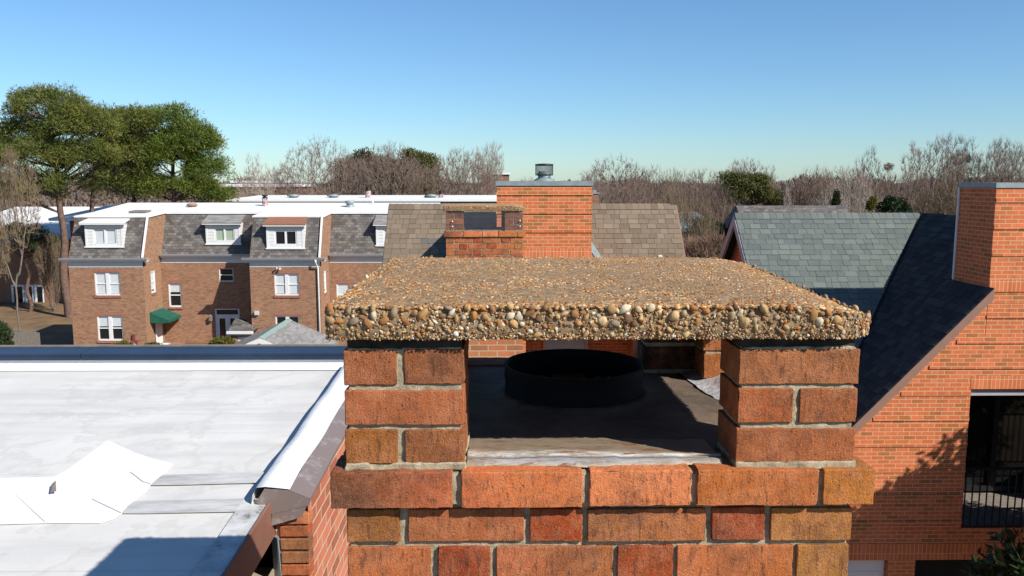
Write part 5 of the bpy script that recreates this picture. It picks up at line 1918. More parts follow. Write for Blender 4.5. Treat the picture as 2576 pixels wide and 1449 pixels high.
# ------------------------------------------------------------------ farther rows
FR_ = thing('row_house', 'long far row with a white edged flat roof and slate front behind the terrace', 'house', (-14, 100, 0))
zt, zbm = PZ(501, 90), PZ(507.5, 90)
x0, x1 = PX(560, 505, 90), PX(1420, 505, 90)
mb = MB()
mb.box(x0, x1, 91.0, 104.0, 0, zbm - 0.3)
sub(mb, 'wall', M['brick_far'], FR_)
mb = MB()
mb.hexa([(x0, 89.9, zbm - 2.6), (x1, 89.9, zbm - 2.6), (x1, 103.9, zbm - 2.6), (x0, 103.9, zbm - 2.6), (x0, 90.9, zbm), (x1, 90.9, zbm), (x1, 103.9, zbm), (x0, 103.9, zbm)])
sub(mb, 'mansard', M['slate'], FR_)
mb = MB()
mb.hexa([(x0, 90.7, zbm + 0.01), (x1, 90.7, zbm + 0.01), (x1, 104.2, zbm + 0.01), (x0, 104.2, zbm + 0.01), (x0, 90.7, zt - 0.05), (x1, 90.7, zt - 0.05), (x1, 104.2, zt + 0.2), (x0, 104.2, zt + 0.2)])
sub(mb, 'flat_roof', M['white_roof'], FR_)
for u, v0, kind in ((738, 492, 'vent'), (838, 490, 'vent'), (1085, 494, 'vent'), (926, 478, 'pot'), (1075, 494, 'pot'), (1110, 486, 'pot')):
    y = 96.0
    x, z = PX(u, v0, y), zt + 0.05
    mb = MB()
    if kind == 'vent':
        mb.lathe([(0.5, z), (0.5, z + 0.12), (0.75, z + 0.15), (0.7, z + 0.32), (0.0, z + 0.42)], x, y, 14)
        sub(mb, 'roof_vent', M['galv'], FR_)
    else:
        zz = PZ(v0, y)
        mb.lathe([(0.33, z - 0.1), (0.33, zz - 0.1), (0.28, zz - 0.08)], x, y, 14)
        p_ = sub(mb, 'flue_stack', M['flue_pot'], FR_)
        mb = MB()
        mb.lathe([(0.36, zz - 0.08), (0.36, zz + 0.06), (0.2, zz + 0.1), (0.38, zz + 0.2), (0.0, zz + 0.34)], x, y, 14)
        sub(mb, 'flue_cap', M['black_metal'], p_)

LB = thing('brick_building', 'brick building with a white roof and three tall windows among trees at the far left', 'building', (-48, 88, 0))
x0, x1, y0 = PX(-160, 700, 82), PX(168, 700, 82), 82.0
w3 = [(PX(a, 745, y0), PX(b_, 745, y0), PZ(772, y0, 60), PZ(716, y0, 60)) for a, b_ in ((28, 62), (62, 86), (86, 112))]
zr = PZ(612, y0, 60)
mb = MB()
wall(mb, 'x', x0, x1, 0, zr, y0, w3, 0.2)
mb.face([(x1, y0, 0), (x1, 96, 0), (x1, 96, zr), (x1, y0, zr)])
sub(mb, 'wall', M['brick_far'], LB)
for w_ in w3:
    window(LB, 'x', w_[0], w_[1], w_[2], w_[3], y0, n=1, rail=False, sash=0.22, sill=False, lintel=False)
mb = MB()
zr2 = PZ(520, 98, 60)
mb.hexa([(x0 - 1, y0 - 0.6, zr), (x1 + 0.6, y0 - 0.6, zr), (x1 + 0.6, 98, zr2 - 0.5), (x0 - 1, 98, zr2 - 0.5), (x0 - 1, y0 - 0.6, zr + 0.35), (x1 + 0.6, y0 - 0.6, zr + 0.35), (x1 + 0.6, 98, zr2), (x0 - 1, 98, zr2)])
sub(mb, 'roof', M['white_roof'], LB)
LB2 = thing('flat_roofed_building', 'low building with a white roof showing between the pine trunks', 'building', (-40, 84, 0))
mb = MB()
xa, xb = PX(120, 530, 78), PX(330, 530, 78)
mb.box(xa + 1.3, xb, 79.3, 89, 0, PZ(549, 78, 150) - 0.25)
sub(mb, 'wall', M['brick_far'], LB2)
mb = MB()
za, zb = PZ(549, 78, 150), PZ(517, 90, 150)
mb.hexa([(xa, 78, za - 0.25), (xb, 78, za - 0.25), (xb, 90, zb - 0.25), (xa, 90, zb - 0.25), (xa, 78, za), (xb, 78, za), (xb, 90, zb), (xa, 90, zb)])
sub(mb, 'roof', M['white_roof'], LB2)

for i, (nm, lab, u0, u1, vt, vm, Y, dep, wm) in enumerate((
        ('long_building', 'long low white roofed building beyond the right edge of the pines', 560, 745, 470, 476, 150, 14, 'brick_far'),
        ('distant_house', 'pale distant house above the long low white roofed building', 585, 700, 460, 468, 190, 12, 'brick_far'),
        ('office_block', 'flat topped brick block behind the bare trees left of the tall orange chimney', 1212, 1281, 439, 446, 230, 15, 'brick_far'),
        ('pale_house', 'pale house glimpsed through mauve branches above the green grey roof', 2090, 2140, 496, 515, 120, 6, 'curtain'))):
    T = thing(nm, lab, 'building', (PX((u0 + u1) / 2, vt, Y), Y, 0))
    x0, x1 = PX(u0, vt, Y), PX(u1, vt, Y)
    mb = MB()
    zt = PZ(vt, Y)
    wall(mb, 'x', x0, x1, 0, zt - 0.01, Y, [], 0.1)
    mb.box(x0, x1, Y + 0.05, Y + dep, 0, zt - 0.05)
    sub(mb, 'wall', M[wm], T)
    mb = MB()
    mb.box(x0 - 0.4, x1 + 0.4, Y - 0.4, Y + dep + 0.4, zt, zt + 0.5)
    sub(mb, 'roof', M['white_roof'] if wm != 'curtain' else M['galv'], T)
T = thing('shingled_house', 'house with a long low grey roof just behind the ridge of the green grey roof', 'house', (PX(1960, 520, 48), 50, 0))
mb = MB()
x0, x1 = PX(1862, 520, 48), PX(2170, 520, 48)
zt = PZ(517, 50, 1900)
mb.hexa([(x0, 45.5, zt - 2.6), (x1, 45.5, zt - 2.6), (x1, 54.5, zt - 2.6), (x0, 54.5, zt - 2.6), (x0 + 0.3, 49.9, zt), (x1 - 0.3, 49.9, zt), (x1 - 0.3, 50.1, zt), (x0 + 0.3, 50.1, zt)])
sub(mb, 'roof', M['slate'], T)
mb = MB()
mb.box(x0 + 0.4, x1 - 0.4, 46, 54, 0, zt - 2.62)
sub(mb, 'wall', M['brick_far'], T)
T = thing('cream_house', 'cream house half hidden in the thicket between the brown and green grey roofs', 'house', (PX(1745, 590, 60), 60, 0))
mb = MB()
x0, x1 = PX(1700, 590, 58), PX(1800, 590, 58)
mb.box(x0, x1, 58, 66, 0, PZ(578, 58, 1745))
sub(mb, 'wall', plain('cream_wall', (0.62, 0.52, 0.25), 0.8), T)
mb = MB()
zt = PZ(574, 58, 1745)
mb.hexa([(x0 - 0.4, 57.5, zt - 0.2), (x1 + 0.4, 57.5, zt - 0.2), (x1 + 0.4, 66, zt - 0.2), (x0 - 0.4, 66, zt - 0.2), (x0 - 0.4, 57.5, zt), (x1 + 0.4, 57.5, zt), (x1 - 0.5, 62.1, zt + 1.0), (x0 + 0.5, 61.9, zt + 1.0)])
sub(mb, 'roof', M['galv'], T)
mb = MB()
x0, x1 = PX(1486, 500, 40), PX(1506, 500, 40)
mb.box(x0, x1, 40, 40.5, 0, PZ(488, 40))
T = thing('distant_chimney', 'slim dark brick chimney peeping out right of the tall orange chimney', 'chimney', ((x0 + x1) / 2, 40, 0))
o = sub(mb, 'stack', M['brick_far'], T)
mb = MB()
mb.box(x0 - 0.04, x1 + 0.04, 39.96, 40.54, PZ(488, 40) + 0.005, PZ(484.5, 40))
mb.box(x0 + 0.1, x1 - 0.1, 40.1, 40.4, PZ(484.5, 40) + 0.002, PZ(478, 40))
sub(mb, 'cap', M['galv'], T)

mb = MB()
x = PX(12, 850, 54)
k = 0
while x < PX(97, 850, 54):
    h = PZ(833 + 4 * math.sin(k * 1.3), 54, 60)
    mb.box(x, x + 0.13, 54 + 0.01 * (k % 2), 54.03 + 0.01 * (k % 2), 0, h)
    x += 0.135
    k += 1
tag(mb.build('wooden_fence', M['wood']), 'weathered grey board fence in the yard left of the terrace', 'fence')

# ------------------------------------------------------------------ trees
def cards(P0, D, L, Wd, seed=0):
    """thin blades: base P0, direction D, length L, width Wd -> triangles pairs (kite)"""
    g = np.random.default_rng(seed)
    n_ = len(P0)
    side = np.cross(D, g.normal(size=(n_, 3)))
    side /= np.maximum(np.linalg.norm(side, axis=1, keepdims=True), 1e-9)
    a = P0
    m1 = P0 + D * (L * 0.45)[:, None] + side * (Wd * 0.5)[:, None]
    m2 = P0 + D * (L * 0.45)[:, None] - side * (Wd * 0.5)[:, None]
    b = P0 + D * L[:, None]
    V = np.stack([a, m1, b, m2], 1).reshape(-1, 3)
    F = (np.arange(n_) * 4)[:, None] + np.arange(4)[None]
    return V, F


def rand_dirs(g, n_):
    d = g.normal(size=(n_, 3))
    return d / np.linalg.norm(d, axis=1, keepdims=True)


def limb_mesh(segs, nside):
    """segs: array (n,8) p0 p1 r0 r1 -> prism walls"""
    S = np.array(segs)
    p0, p1, r0, r1 = S[:, 0:3], S[:, 3:6], S[:, 6], S[:, 7]
    d = p1 - p0
    d /= np.maximum(np.linalg.norm(d, axis=1, keepdims=True), 1e-9)
    ref = np.where(np.abs(d[:, 2:3]) < 0.9, np.array([[0.2, 0.1, 1.0]]), np.array([[1.0, 0, 0]]))
    a = np.cross(d, ref)
    a /= np.linalg.norm(a, axis=1, keepdims=True)
    b = np.cross(d, a)
    ring0, ring1 = [], []
    for k in range(nside):
        t = 2 * math.pi * k / nside
        o_ = a * math.cos(t) + b * math.sin(t)
        ring0.append(p0 + o_ * r0[:, None])
        ring1.append(p1 + o_ * r1[:, None])
    V = np.stack(ring0 + ring1, 1).reshape(-1, 3)
    base = (np.arange(len(S)) * 2 * nside)[:, None]
    F = np.concatenate([base + np.array([[k, (k + 1) % nside, nside + (k + 1) % nside, nside + k]]) for k in range(nside)])
    return V, F


def bare_segments(seed, shape='dome', n=1100, fork=0.2, bal=0.35, stems=1, twigs=6, tw=0.05, leaf_r=0.0011, lobes=7):
    """a winter tree: points filling a crown are joined to the nearest limb, outermost twigs last"""
    g = np.random.default_rng(seed)
    pts = []
    if shape == 'lobes':
        L_ = [(np.array([0.26 * math.cos(a) * g.uniform(0.4, 1.2), 0.26 * math.sin(a) * g.uniform(0.4, 1.2), g.uniform(0.50, 0.86)]), g.uniform(0.10, 0.19)) for a in g.uniform(0, 6.28, lobes)]
        L_.append((np.array([g.normal(0, 0.06), 0, 0.85]), 0.14))
    while len(pts) < n:
        p = np.array([g.uniform(-0.5, 0.5), g.uniform(-0.5, 0.5), g.uniform(fork, 1.0)])
        rr = math.hypot(p[0], p[1])
        if shape == 'dome':
            q = (rr / 0.5) ** 2 + ((p[2] - 0.55) / 0.45) ** 2
            ok = q < 1 and g.random() < 0.25 + 0.75 * q
        elif shape == 'fan':
            lim = 0.5 * min(1.0, ((p[2] - fork * 0.6) / 0.62)) ** 0.8
            cap_ = 1 - 0.9 * rr * rr
            ok = rr < lim and p[2] < cap_ and g.random() < 0.2 + 0.8 * max(rr / max(lim, 0.01), p[2] / cap_) ** 2
        else:
            ok = any(np.sum(((p - c_) / np.array([1, 1, 1.25])) ** 2) < r_ * r_ for c_, r_ in L_)
        if ok:
            pts.append(p + g.normal(0, 0.012, 3))
    pts = np.array(pts)
    f0 = np.array([0, 0, fork])
    nodes, par, plen = [], [], []
    for k in range(stems):
        a = 6.28 * k / stems + g.uniform(0, 1)
        sp = 0.0 if stems == 1 else 0.07
        nodes.append(np.array([sp * 0.3 * math.cos(a), sp * 0.3 * math.sin(a), 0.0])); par.append(-1); plen.append(0.0)
        for m in range(4):
            z = fork * (m + 1) / 4
            nodes.append(np.array([sp * math.cos(a) * (0.3 + m * 0.4) + g.normal(0, 0.006), sp * math.sin(a) * (0.3 + m * 0.4) + g.normal(0, 0.006), z]))
            par.append(len(nodes) - 2); plen.append(plen[-1] + fork / 4)
    nd = np.zeros((n * 6 + 60, 3)); pl = np.zeros(n * 6 + 60)
    c = len(nodes)
    nd[:c] = nodes; pl[:c] = plen
    skip = np.zeros(n * 6 + 60); skip[:c] = np.where(nd[:c, 2] < fork * 0.95, 9.0, 0.0)
    for p in pts[np.argsort(np.linalg.norm(pts - f0, axis=1) + g.normal(0, 0.05, n))]:
        d = np.linalg.norm(nd[:c] - p, axis=1)
        i = int(np.argmin(d + bal * pl[:c] + skip[:c]))
        k = max(1, int(round(d[i] / 0.055)))
        prev, a = i, nd[i].copy()
        for m in range(1, k + 1):
            t = m / k
            q = a + (p - a) * t
            if m < k:
                q = q + g.normal(0, 0.010, 3) - np.array([0, 0, 0.10 * d[i] * t * (1 - t)])
            nd[c] = q
            pl[c] = pl[prev] + np.linalg.norm(q - nd[prev])
            par.append(prev)
            prev = c
            c += 1
    nd, par = nd[:c], np.array(par)
    w = np.zeros(c)
    kids = np.bincount(par[par >= 0], minlength=c)
    w[kids == 0] = leaf_r ** 2.3
    for i in range(c - 1, -1, -1):
        if par[i] >= 0:
            w[par[i]] += w[i]
    rad = w ** (1 / 2.3)
    has = par >= 0
    S = np.concatenate([nd[par[has]], nd[has], np.minimum(rad[par[has]], rad[has] * 1.6)[:, None], rad[has][:, None], (rad[has] < 0.0055)[:, None] * 9.0], 1)
    # end twigs
    fine = np.nonzero(rad < leaf_r * 2.4)[0]
    b = np.repeat(fine, twigs)
    out = nd[b] - f0
    out /= np.maximum(np.linalg.norm(out, axis=1, keepdims=True), 1e-6)
    d = out * 0.7 + rand_dirs(g, len(b)) * 0.8 + np.array([0, 0, 0.25])
    d /= np.linalg.norm(d, axis=1, keepdims=True)
    L = tw * g.uniform(0.4, 1.2, len(b))
    e_ = nd[b] + d * L[:, None]
    T_ = np.concatenate([nd[b], e_, np.full((len(b), 1), leaf_r * 0.85), np.full((len(b), 1), leaf_r * 0.6), np.full((len(b), 1), 9.0)], 1)
    return np.concatenate([S, T_]), 0.5


VAR = {}
for key, kw in {'oak': dict(seed=3, shape='dome', n=1300, fork=0.22),
                'fan': dict(seed=8, shape='fan', n=1300, fork=0.14, bal=0.5),
                'tall': dict(seed=21, shape='lobes', n=800, fork=0.30, lobes=7, twigs=7),
                'tall_b': dict(seed=34, shape='lobes', n=800, fork=0.28, lobes=9, twigs=7),
                'round': dict(seed=45, shape='dome', n=1300, fork=0.15, bal=0.45),
                'spray': dict(seed=51, shape='fan', n=800, fork=0.08, bal=0.8, stems=4, leaf_r=0.0015, tw=0.08),
                'spray_b': dict(seed=62, shape='fan', n=800, fork=0.06, bal=0.65, stems=5, leaf_r=0.0015, tw=0.08)}.items():
    S, wide = bare_segments(**kw)
    thick = S[:, 8] < 5
    Vt, Ft = limb_mesh(S[thick][:, :8], 6)
    Vc, Fc = limb_mesh(S[~thick][:, :8], 3)
    VAR[key] = (Vt, Ft, Vc, Fc, wide, {})


def bare_tree(u, vtop, Y, wpx, key, mat, label, bark='bark', turn=0.0, zbase=0.0, group='bare winter trees'):
    Vt, Ft, Vc, Fc, wide, cache = VAR[key]
    h = PZ(vtop, Y, u) - zbase
    w = wpx * Y / FOC / 2 / wide
    x = PX(u, vtop, Y)
    T = thing('bare_tree', label, 'tree', (x, Y, zbase), group)
    T.scale = (w, w, h)
    T.rotation_euler = (0, 0, turn)
    ck = (mat, bark)
    if ck not in cache:
        T['_at'] = [0, 0, 0]
        a = np_mesh('trunk', Vt, Ft, M[bark], T)
        b = np_mesh('crown', Vc, Fc, M[mat], T, smooth=False)
        cache[ck] = (a.data, b.data)
    else:
        link('trunk', cache[ck][0], T)
        link('crown', cache[ck][1], T)
    return T


BT = [
    # u, v of the top, distance, width in px, habit, twig colour, label, bark, turn
    (640, 392, 106, 150, 'tall', 'twig_pale', 'thin pale bare tree standing just right of the pine group', 'bark', 0.3),
    (706, 418, 118, 120, 'round', 'twig', 'low bare tree between the thin pale tree and the tallest grey bare tree', 'bark', 1.3),
    (800, 350, 110, 225, 'oak', 'twig', 'tallest grey bare tree behind the far white row', 'bark', 0.9),
    (880, 392, 125, 150, 'round', 'twig', 'bare tree in front of the left half of the dull brown evergreen', 'bark', 2.0),
    (975, 362, 112, 200, 'fan', 'twig', 'fan shaped bare tree with pale limbs before the bright evergreen', 'bark_pale', 0.0),
    (1085, 415, 120, 130, 'round', 'twig_brown', 'brownish bare tree right below the bright round topped evergreen', 'bark', 0.5),
    (1160, 376, 112, 190, 'fan', 'twig', 'broad bare tree left of the tall orange chimney', 'bark', 2.4),
    (1222, 370, 116, 110, 'tall_b', 'twig_pale', 'wispy pale bare tree leaning over the flat topped brick block', 'bark_pale', 1.0),
    (1325, 448, 150, 120, 'round', 'twig', 'very distant bare tree whose top shows beside the cage of the flue', 'bark', 0.0),
    (1545, 396, 104, 215, 'oak', 'twig', 'large grey bare tree right of the tall orange chimney', 'bark', 1.8),
    (1490, 432, 90, 110, 'round', 'twig', 'short bare tree directly right of the tall orange chimney', 'bark', 0.2),
    (1640, 420, 95, 150, 'round', 'twig_red', 'mauve bare tree above the middle of the right part of the brown roof', 'bark', 0.8),
    (1700, 428, 82, 140, 'fan', 'twig_red', 'mauve bare tree above the right end of the brown roof', 'bark', 2.9),
    (1765, 428, 112, 160, 'round', 'twig', 'grey bare tree left of the dark olive evergreen', 'bark', 1.1),
    (1870, 402, 115, 165, 'fan', 'twig', 'bare tree rising behind the dark olive evergreen', 'bark', 0.1),
    (1935, 420, 122, 120, 'tall', 'twig', 'bare tree rising behind the right shoulder of the olive evergreen', 'bark', 2.2),
    (1585, 455, 70, 140, 'spray', 'twig_red', 'low mauve thicket tree over the brown roof beside the tall chimney', 'bark', 0.4),
    (1790, 468, 66, 150, 'spray_b', 'twig_red', 'low mauve thicket tree left of the olive evergreen base', 'bark', 1.6),
    (1690, 470, 60, 130, 'spray', 'twig_brown', 'brown thicket tree over the right end of the brown roof', 'bark', 2.6),
    (1760, 505, 44, 120, 'spray_b', 'twig_brown', 'brown thicket tree in the gap between brown and green grey roofs', 'bark', 0.9),
    (1985, 470, 52, 110, 'tall', 'twig_pale', 'pale forked bare tree left of the dark column of cypress', 'bark_pale', 0.7),
    (2055, 428, 90, 150, 'spray', 'twig_red', 'reddish bare tree right of the pale glimpsed house', 'bark', 0.0),
    (2140, 440, 64, 170, 'spray_b', 'twig_pale', 'pale many stemmed bare tree right of the cypress', 'bark_pale', 1.9),
    (2125, 422, 100, 150, 'round', 'twig_red', 'mauve bare tree behind the pale many stemmed tree', 'bark', 2.3),
    (2190, 376, 84, 170, 'tall', 'twig', 'tall bare tree with a brown nest left of the dark shrub', 'bark', 1.4),
    (2215, 452, 72, 130, 'spray', 'twig_red', 'reddish many stemmed bare tree behind the dark round shrub', 'bark', 0.6),
    (2300, 440, 80, 150, 'spray_b', 'twig', 'grey many stemmed bare tree right of the dark round shrub', 'bark', 2.7),
    (2350, 356, 84, 200, 'tall_b', 'twig', 'tall bare tree left of the right hand chimney', 'bark', 0.2),
    (2430, 352, 92, 190, 'tall', 'twig', 'tall bare tree with a dark nest above the right hand chimney', 'bark', 3.3),
    (2380, 445, 66, 150, 'spray', 'twig_brown', 'brown many stemmed bare tree next to the right hand chimney', 'bark', 1.2),
    (2515, 362, 88, 160, 'tall_b', 'twig', 'bare tree rising over the cap of the right hand chimney', 'bark', 2.0),
    (2580, 356, 96, 170, 'oak', 'twig', 'bare tree at the right edge of the photo', 'bark', 0.5),
    (15, 392, 64, 150, 'tall_b', 'twig_brown', 'tawny bare tree in front of the pines at the left edge', 'bark', 0.4),
    (-45, 430, 60, 120, 'tall', 'twig_brown', 'tawny bare tree cut off by the left edge below the pines', 'bark', 1.0),
    (122, 585, 76, 75, 'spray', 'twig_brown', 'small many stemmed tree before the three tall windows', 'bark', 0.0),
]
for t_ in BT:
    bare_tree(*t_[:7], bark=t_[7], turn=t_[8])


def clump_cloud(g, centres, rad, n_per, length, width, up_bias=0.6, squash=0.5):
    P0, D, L = [], [], []
    for c_, r_ in zip(centres, rad):
        d = rand_dirs(g, n_per)
        p = c_ + d * (r_ * g.uniform(0.1, 1.0, (n_per, 1)) ** 0.5) * np.array([1, 1, squash])
        dd = rand_dirs(g, n_per) * 0.8 + d * 0.5 + np.array([0, 0, up_bias])
        dd /= np.linalg.norm(dd, axis=1, keepdims=True)
        P0.append(p)
        D.append(dd)
        L.append(g.uniform(0.7, 1.3, n_per) * length)
    P0, D, L = np.concatenate(P0), np.concatenate(D), np.concatenate(L)
    return P0, D, L, g.uniform(0.7, 1.3, len(P0)) * width


def leafy_tree(name, label, cat, trunk_uv, Y, blobs, mat, bark, n_cl, n_per, length, width, cr, seed, group=None, base_z=0.0, limbs=True, squash=0.5, trunk_r=0.33, lean=None, inner=0.5, up=0.6, depth=0.8):
    """crown from ellipsoids given as (u, v, ru, rv) at distance Y"""
    g = np.random.default_rng(seed)
    k = Y / FOC
    E = [(np.array([PX(u, v, Y), Y, PZ(v, Y, u)]), ru * k, rv * k) for u, v, ru, rv in blobs]
    wts = np.array([e_[1] * e_[2] for e_ in E])
    wts /= wts.sum()
    tx = PX(trunk_uv[0], trunk_uv[1], Y)
    T = thing(name, label, cat, (tx, Y, base_z), group)
    cen = []
    for i in g.choice(len(E), n_cl, p=wts):
        c_, a, b_ = E[i]
        d = rand_dirs(g, 1)[0]
        d[2] = d[2] if g.random() < 0.25 else abs(d[2])
        s = g.uniform(inner, 1.0) ** 0.5
        cen.append(c_ + d * s * np.array([a, a * depth, b_]))
    cen = np.array(cen)
    rad_ = cr * g.uniform(0.7, 1.35, n_cl)
    P0, D, L, Wd = clump_cloud(g, cen, rad_, n_per, length, width, up, squash)
    V, F = cards(P0, D, L, Wd, seed)
    np_mesh('crown', V, F, M[mat], T, smooth=False)
    # trunk with limbs to the clumps
    segs = []
    top = np.array([e_[0] for e_ in E]).mean(0)
    zmin = min(e_[0][2] - e_[2] for e_ in E)
    zmax = max(e_[0][2] + e_[2] for e_ in E)
    tp = []
    n_t = 14
    for i in range(n_t + 1):
        t = i / n_t
        z = base_z + (zmax * 0.93 - base_z) * t
        mixx = max(0, (z - zmin) / max(zmax - zmin, 0.1))
        x = tx + (top[0] - tx) * 0.5 * mixx + 0.12 * math.sin(i * 1.3 + seed)
        tp.append(np.array([x, Y + 0.10 * math.cos(i * 0.9 + seed), z]))
    for i in range(n_t):
        r_a, r_b = trunk_r * (1 - 0.8 * i / n_t), trunk_r * (1 - 0.8 * (i + 1) / n_t)
        segs.append((*tp[i], *tp[i + 1], r_a, r_b))
    if limbs:
        tpa = np.array(tp)
        for c_ in cen[:: 2 if n_cl > 120 else 1]:
            dist = np.hypot(*(c_[:2] - tpa[-1][:2]))
            zt_ = np.clip(c_[2] - 0.45 * dist - 0.3, zmin - 0.6, zmax * 0.92)
            i0 = int(np.argmin(np.abs(tpa[:, 2] - zt_)))
            p0 = tpa[i0]
            m1 = p0 + (c_ - p0) * 0.4 + np.array([g.normal(0, 0.25), g.normal(0, 0.25), -0.10 * dist * 0.3])
            m2 = p0 + (c_ - p0) * 0.75 + np.array([g.normal(0, 0.2), g.normal(0, 0.2), -0.03 * dist])
            r_ = 0.03 + 0.010 * dist
            for a_, b_, ra, rb in ((p0, m1, r_ * 1.25, r_), (m1, m2, r_, r_ * 0.7), (m2, c_, r_ * 0.7, r_ * 0.35)):
                segs.append((*a_, *b_, ra, rb))
    V, F = limb_mesh(segs, 6)
    np_mesh('trunk', V, F, M[bark], T)
    return T


PG = 'tall green pines at the left'
leafy_tree('pine_tree', 'leftmost tall pine with a bare trunk beside the terrace end wall', 'tree', (172, 797), 73, [(115, 280, 92, 52), (60, 345, 52, 48), (190, 325, 95, 55), (105, 400, 100, 48), (25, 420, 42, 48), (215, 405, 78, 45), (130, 465, 85, 26), (60, 480, 50, 22)], 'needles', 'bark_pine', 300, 190, 0.36, 0.055, 0.85, 1, PG, inner=0.5, squash=0.8, up=0.35, trunk_r=0.42)
leafy_tree('pine_tree', 'pine with two leaning stems behind the white roof edge', 'tree', (236, 560), 79, [(275, 330, 85, 48), (300, 400, 85, 48), (265, 462, 60, 26), (350, 325, 55, 42)], 'needles', 'bark_pine', 180, 190, 0.38, 0.058, 0.9, 2, PG, inner=0.5, squash=0.8, up=0.35, trunk_r=0.36)
leafy_tree('pine_tree', 'shorter pine between the leaning pine and the round topped pine', 'tree', (338, 540), 86, [(345, 400, 75, 55), (330, 470, 55, 24), (300, 430, 50, 40)], 'needles', 'bark_pine', 170, 170, 0.40, 0.06, 1.0, 3, PG, inner=0.5, squash=0.8, up=0.35, trunk_r=0.33)
M['needles_green'] = foliage('green_pine_needles', [(0.07, 0.12, 0.02), (0.14, 0.19, 0.025), (0.24, 0.26, 0.04)])
leafy_tree('pine_tree', 'round topped green pine at the right end of the pine group', 'tree', (437, 545), 80, [(425, 312, 66, 44), (480, 370, 72, 58), (525, 445, 52, 52), (430, 400, 70, 58), (455, 478, 85, 26), (550, 494, 34, 13), (390, 470, 50, 24)], 'needles_green', 'bark_pine', 270, 190, 0.38, 0.058, 0.9, 4, PG, inner=0.5, squash=0.8, up=0.35, trunk_r=0.40)
leafy_tree('evergreen_tree', 'dark evergreen at the left edge behind the tawny bare tree', 'tree', (-10, 560), 84, [(-10, 400, 55, 70), (-20, 480, 60, 50)], 'needles', 'bark_pine', 70, 200, 0.40, 0.06, 1.0, 5, trunk_r=0.35)
leafy_tree('dark_evergreen', 'dark low evergreen in the shade before the brick building at the left', 'tree', (70, 700), 76, [(60, 600, 70, 35), (110, 625, 40, 30)], 'needles_dark', 'bark_pine', 60, 130, 0.30, 0.06, 0.8, 6, trunk_r=0.2)
leafy_tree('dull_evergreen', 'dull brownish evergreen behind the bare trees in the middle', 'tree', (925, 500), 128, [(885, 445, 48, 32), (930, 432, 45, 40), (985, 450, 45, 38), (910, 480, 70, 26)], 'dull', 'bark', 130, 150, 0.55, 0.16, 1.5, 7, squash=0.7)
leafy_tree('round_evergreen', 'bright round topped evergreen behind the fan shaped bare tree', 'tree', (1050, 500), 126, [(1035, 410, 32, 22), (1065, 425, 30, 28), (1050, 465, 45, 36), (1025, 440, 34, 30)], 'olive', 'bark', 130, 160, 0.5, 0.15, 1.3, 8, squash=0.8)
leafy_tree('olive_evergreen', 'dark olive evergreen among mauve bare trees right of the brown roof', 'tree', (1890, 540), 92, [(1838, 452, 26, 12), (1862, 462, 30, 20), (1890, 478, 40, 30), (1930, 505, 40, 22), (1905, 462, 26, 18), (1950, 520, 26, 12), (1855, 500, 34, 24)], 'olive', 'bark', 120, 120, 0.34, 0.09, 0.7, 9, squash=0.7)
leafy_tree('dark_conifer', 'small dark conifer top among mauve branches left of the olive evergreen', 'tree', (1820, 540), 88, [(1818, 478, 14, 11), (1824, 490, 16, 9)], 'needles_dark', 'bark', 24, 90, 0.3, 0.08, 0.4, 10)
leafy_tree('cypress_tree', 'slim dark column of cypress above the green grey ridge', 'tree', (2103, 545), 58, [(2104, 495, 3, 12), (2103, 515, 6, 16), (2102, 535, 7, 14)], 'needles_dark', 'bark', 50, 70, 0.16, 0.05, 0.16, 11, squash=1.4, limbs=False, trunk_r=0.08)
leafy_tree('dark_shrub', 'dark round glossy shrub above the ridge of the green grey roof', 'shrub', (2246, 545), 42, [(2246, 522, 28, 20), (2232, 530, 18, 14), (2262, 532, 18, 12)], 'magnolia', 'bark', 46, 130, 0.14, 0.07, 0.22, 12, squash=0.9, trunk_r=0.08)
leafy_tree('ivy_stem', 'stem wrapped in yellow green ivy left of the dark round shrub', 'shrub', (2190, 545), 50, [(2190, 525, 6, 16), (2195, 512, 4, 12)], 'yellow_shrub', 'bark', 26, 70, 0.14, 0.06, 0.16, 13, squash=1.2, limbs=False, trunk_r=0.08)
leafy_tree('thicket_evergreen', 'dark leafy thicket before the cream house between the two roofs', 'shrub', (1775, 640), 50, [(1770, 590, 34, 34), (1800, 600, 24, 28)], 'needles_dark', 'bark', 50, 110, 0.22, 0.07, 0.4, 14, squash=0.9, trunk_r=0.12)
M['scrub'] = plain('tawny_scrub', (0.24, 0.15, 0.10), 0.9, var=0.3, scale=0.6)
leafy_tree('brown_thicket', 'tawny scrub at the foot of the gap between the two roofs', 'shrub', (1765, 690), 34, [(1760, 650, 55, 30), (1720, 660, 30, 24), (1800, 640, 25, 26)], 'scrub', 'bark', 80, 130, 0.36, 0.016, 0.42, 15, squash=0.9, trunk_r=0.06)
leafy_tree('porch_shrub', 'yellow green shrub on the terrace porch in front of the french door', 'shrub', (556, 875), 50.4, [(556, 868, 26, 14), (540, 872, 14, 8), (574, 866, 14, 12)], 'yellow_shrub', 'bark', 40, 110, 0.16, 0.06, 0.2, 16, squash=0.9, limbs=False, trunk_r=0.03, base_z=1.0)
leafy_tree('wall_shrub', 'low tawny plant against the terrace wall below the lower window', 'shrub', (312, 885), 51.4, [(312, 872, 20, 10), (300, 878, 14, 6)], 'yellow_shrub', 'bark', 20, 60, 0.15, 0.03, 0.18, 17, squash=0.9, limbs=False, trunk_r=0.02)
leafy_tree('porch_plant', 'green plant growing through the railing under the awning', 'shrub', (388, 882), 51.3, [(386, 872, 18, 8), (372, 876, 10, 6)], 'olive', 'bark', 18, 80, 0.14, 0.05, 0.16, 18, squash=0.9, limbs=False, trunk_r=0.02, base_z=1.0)
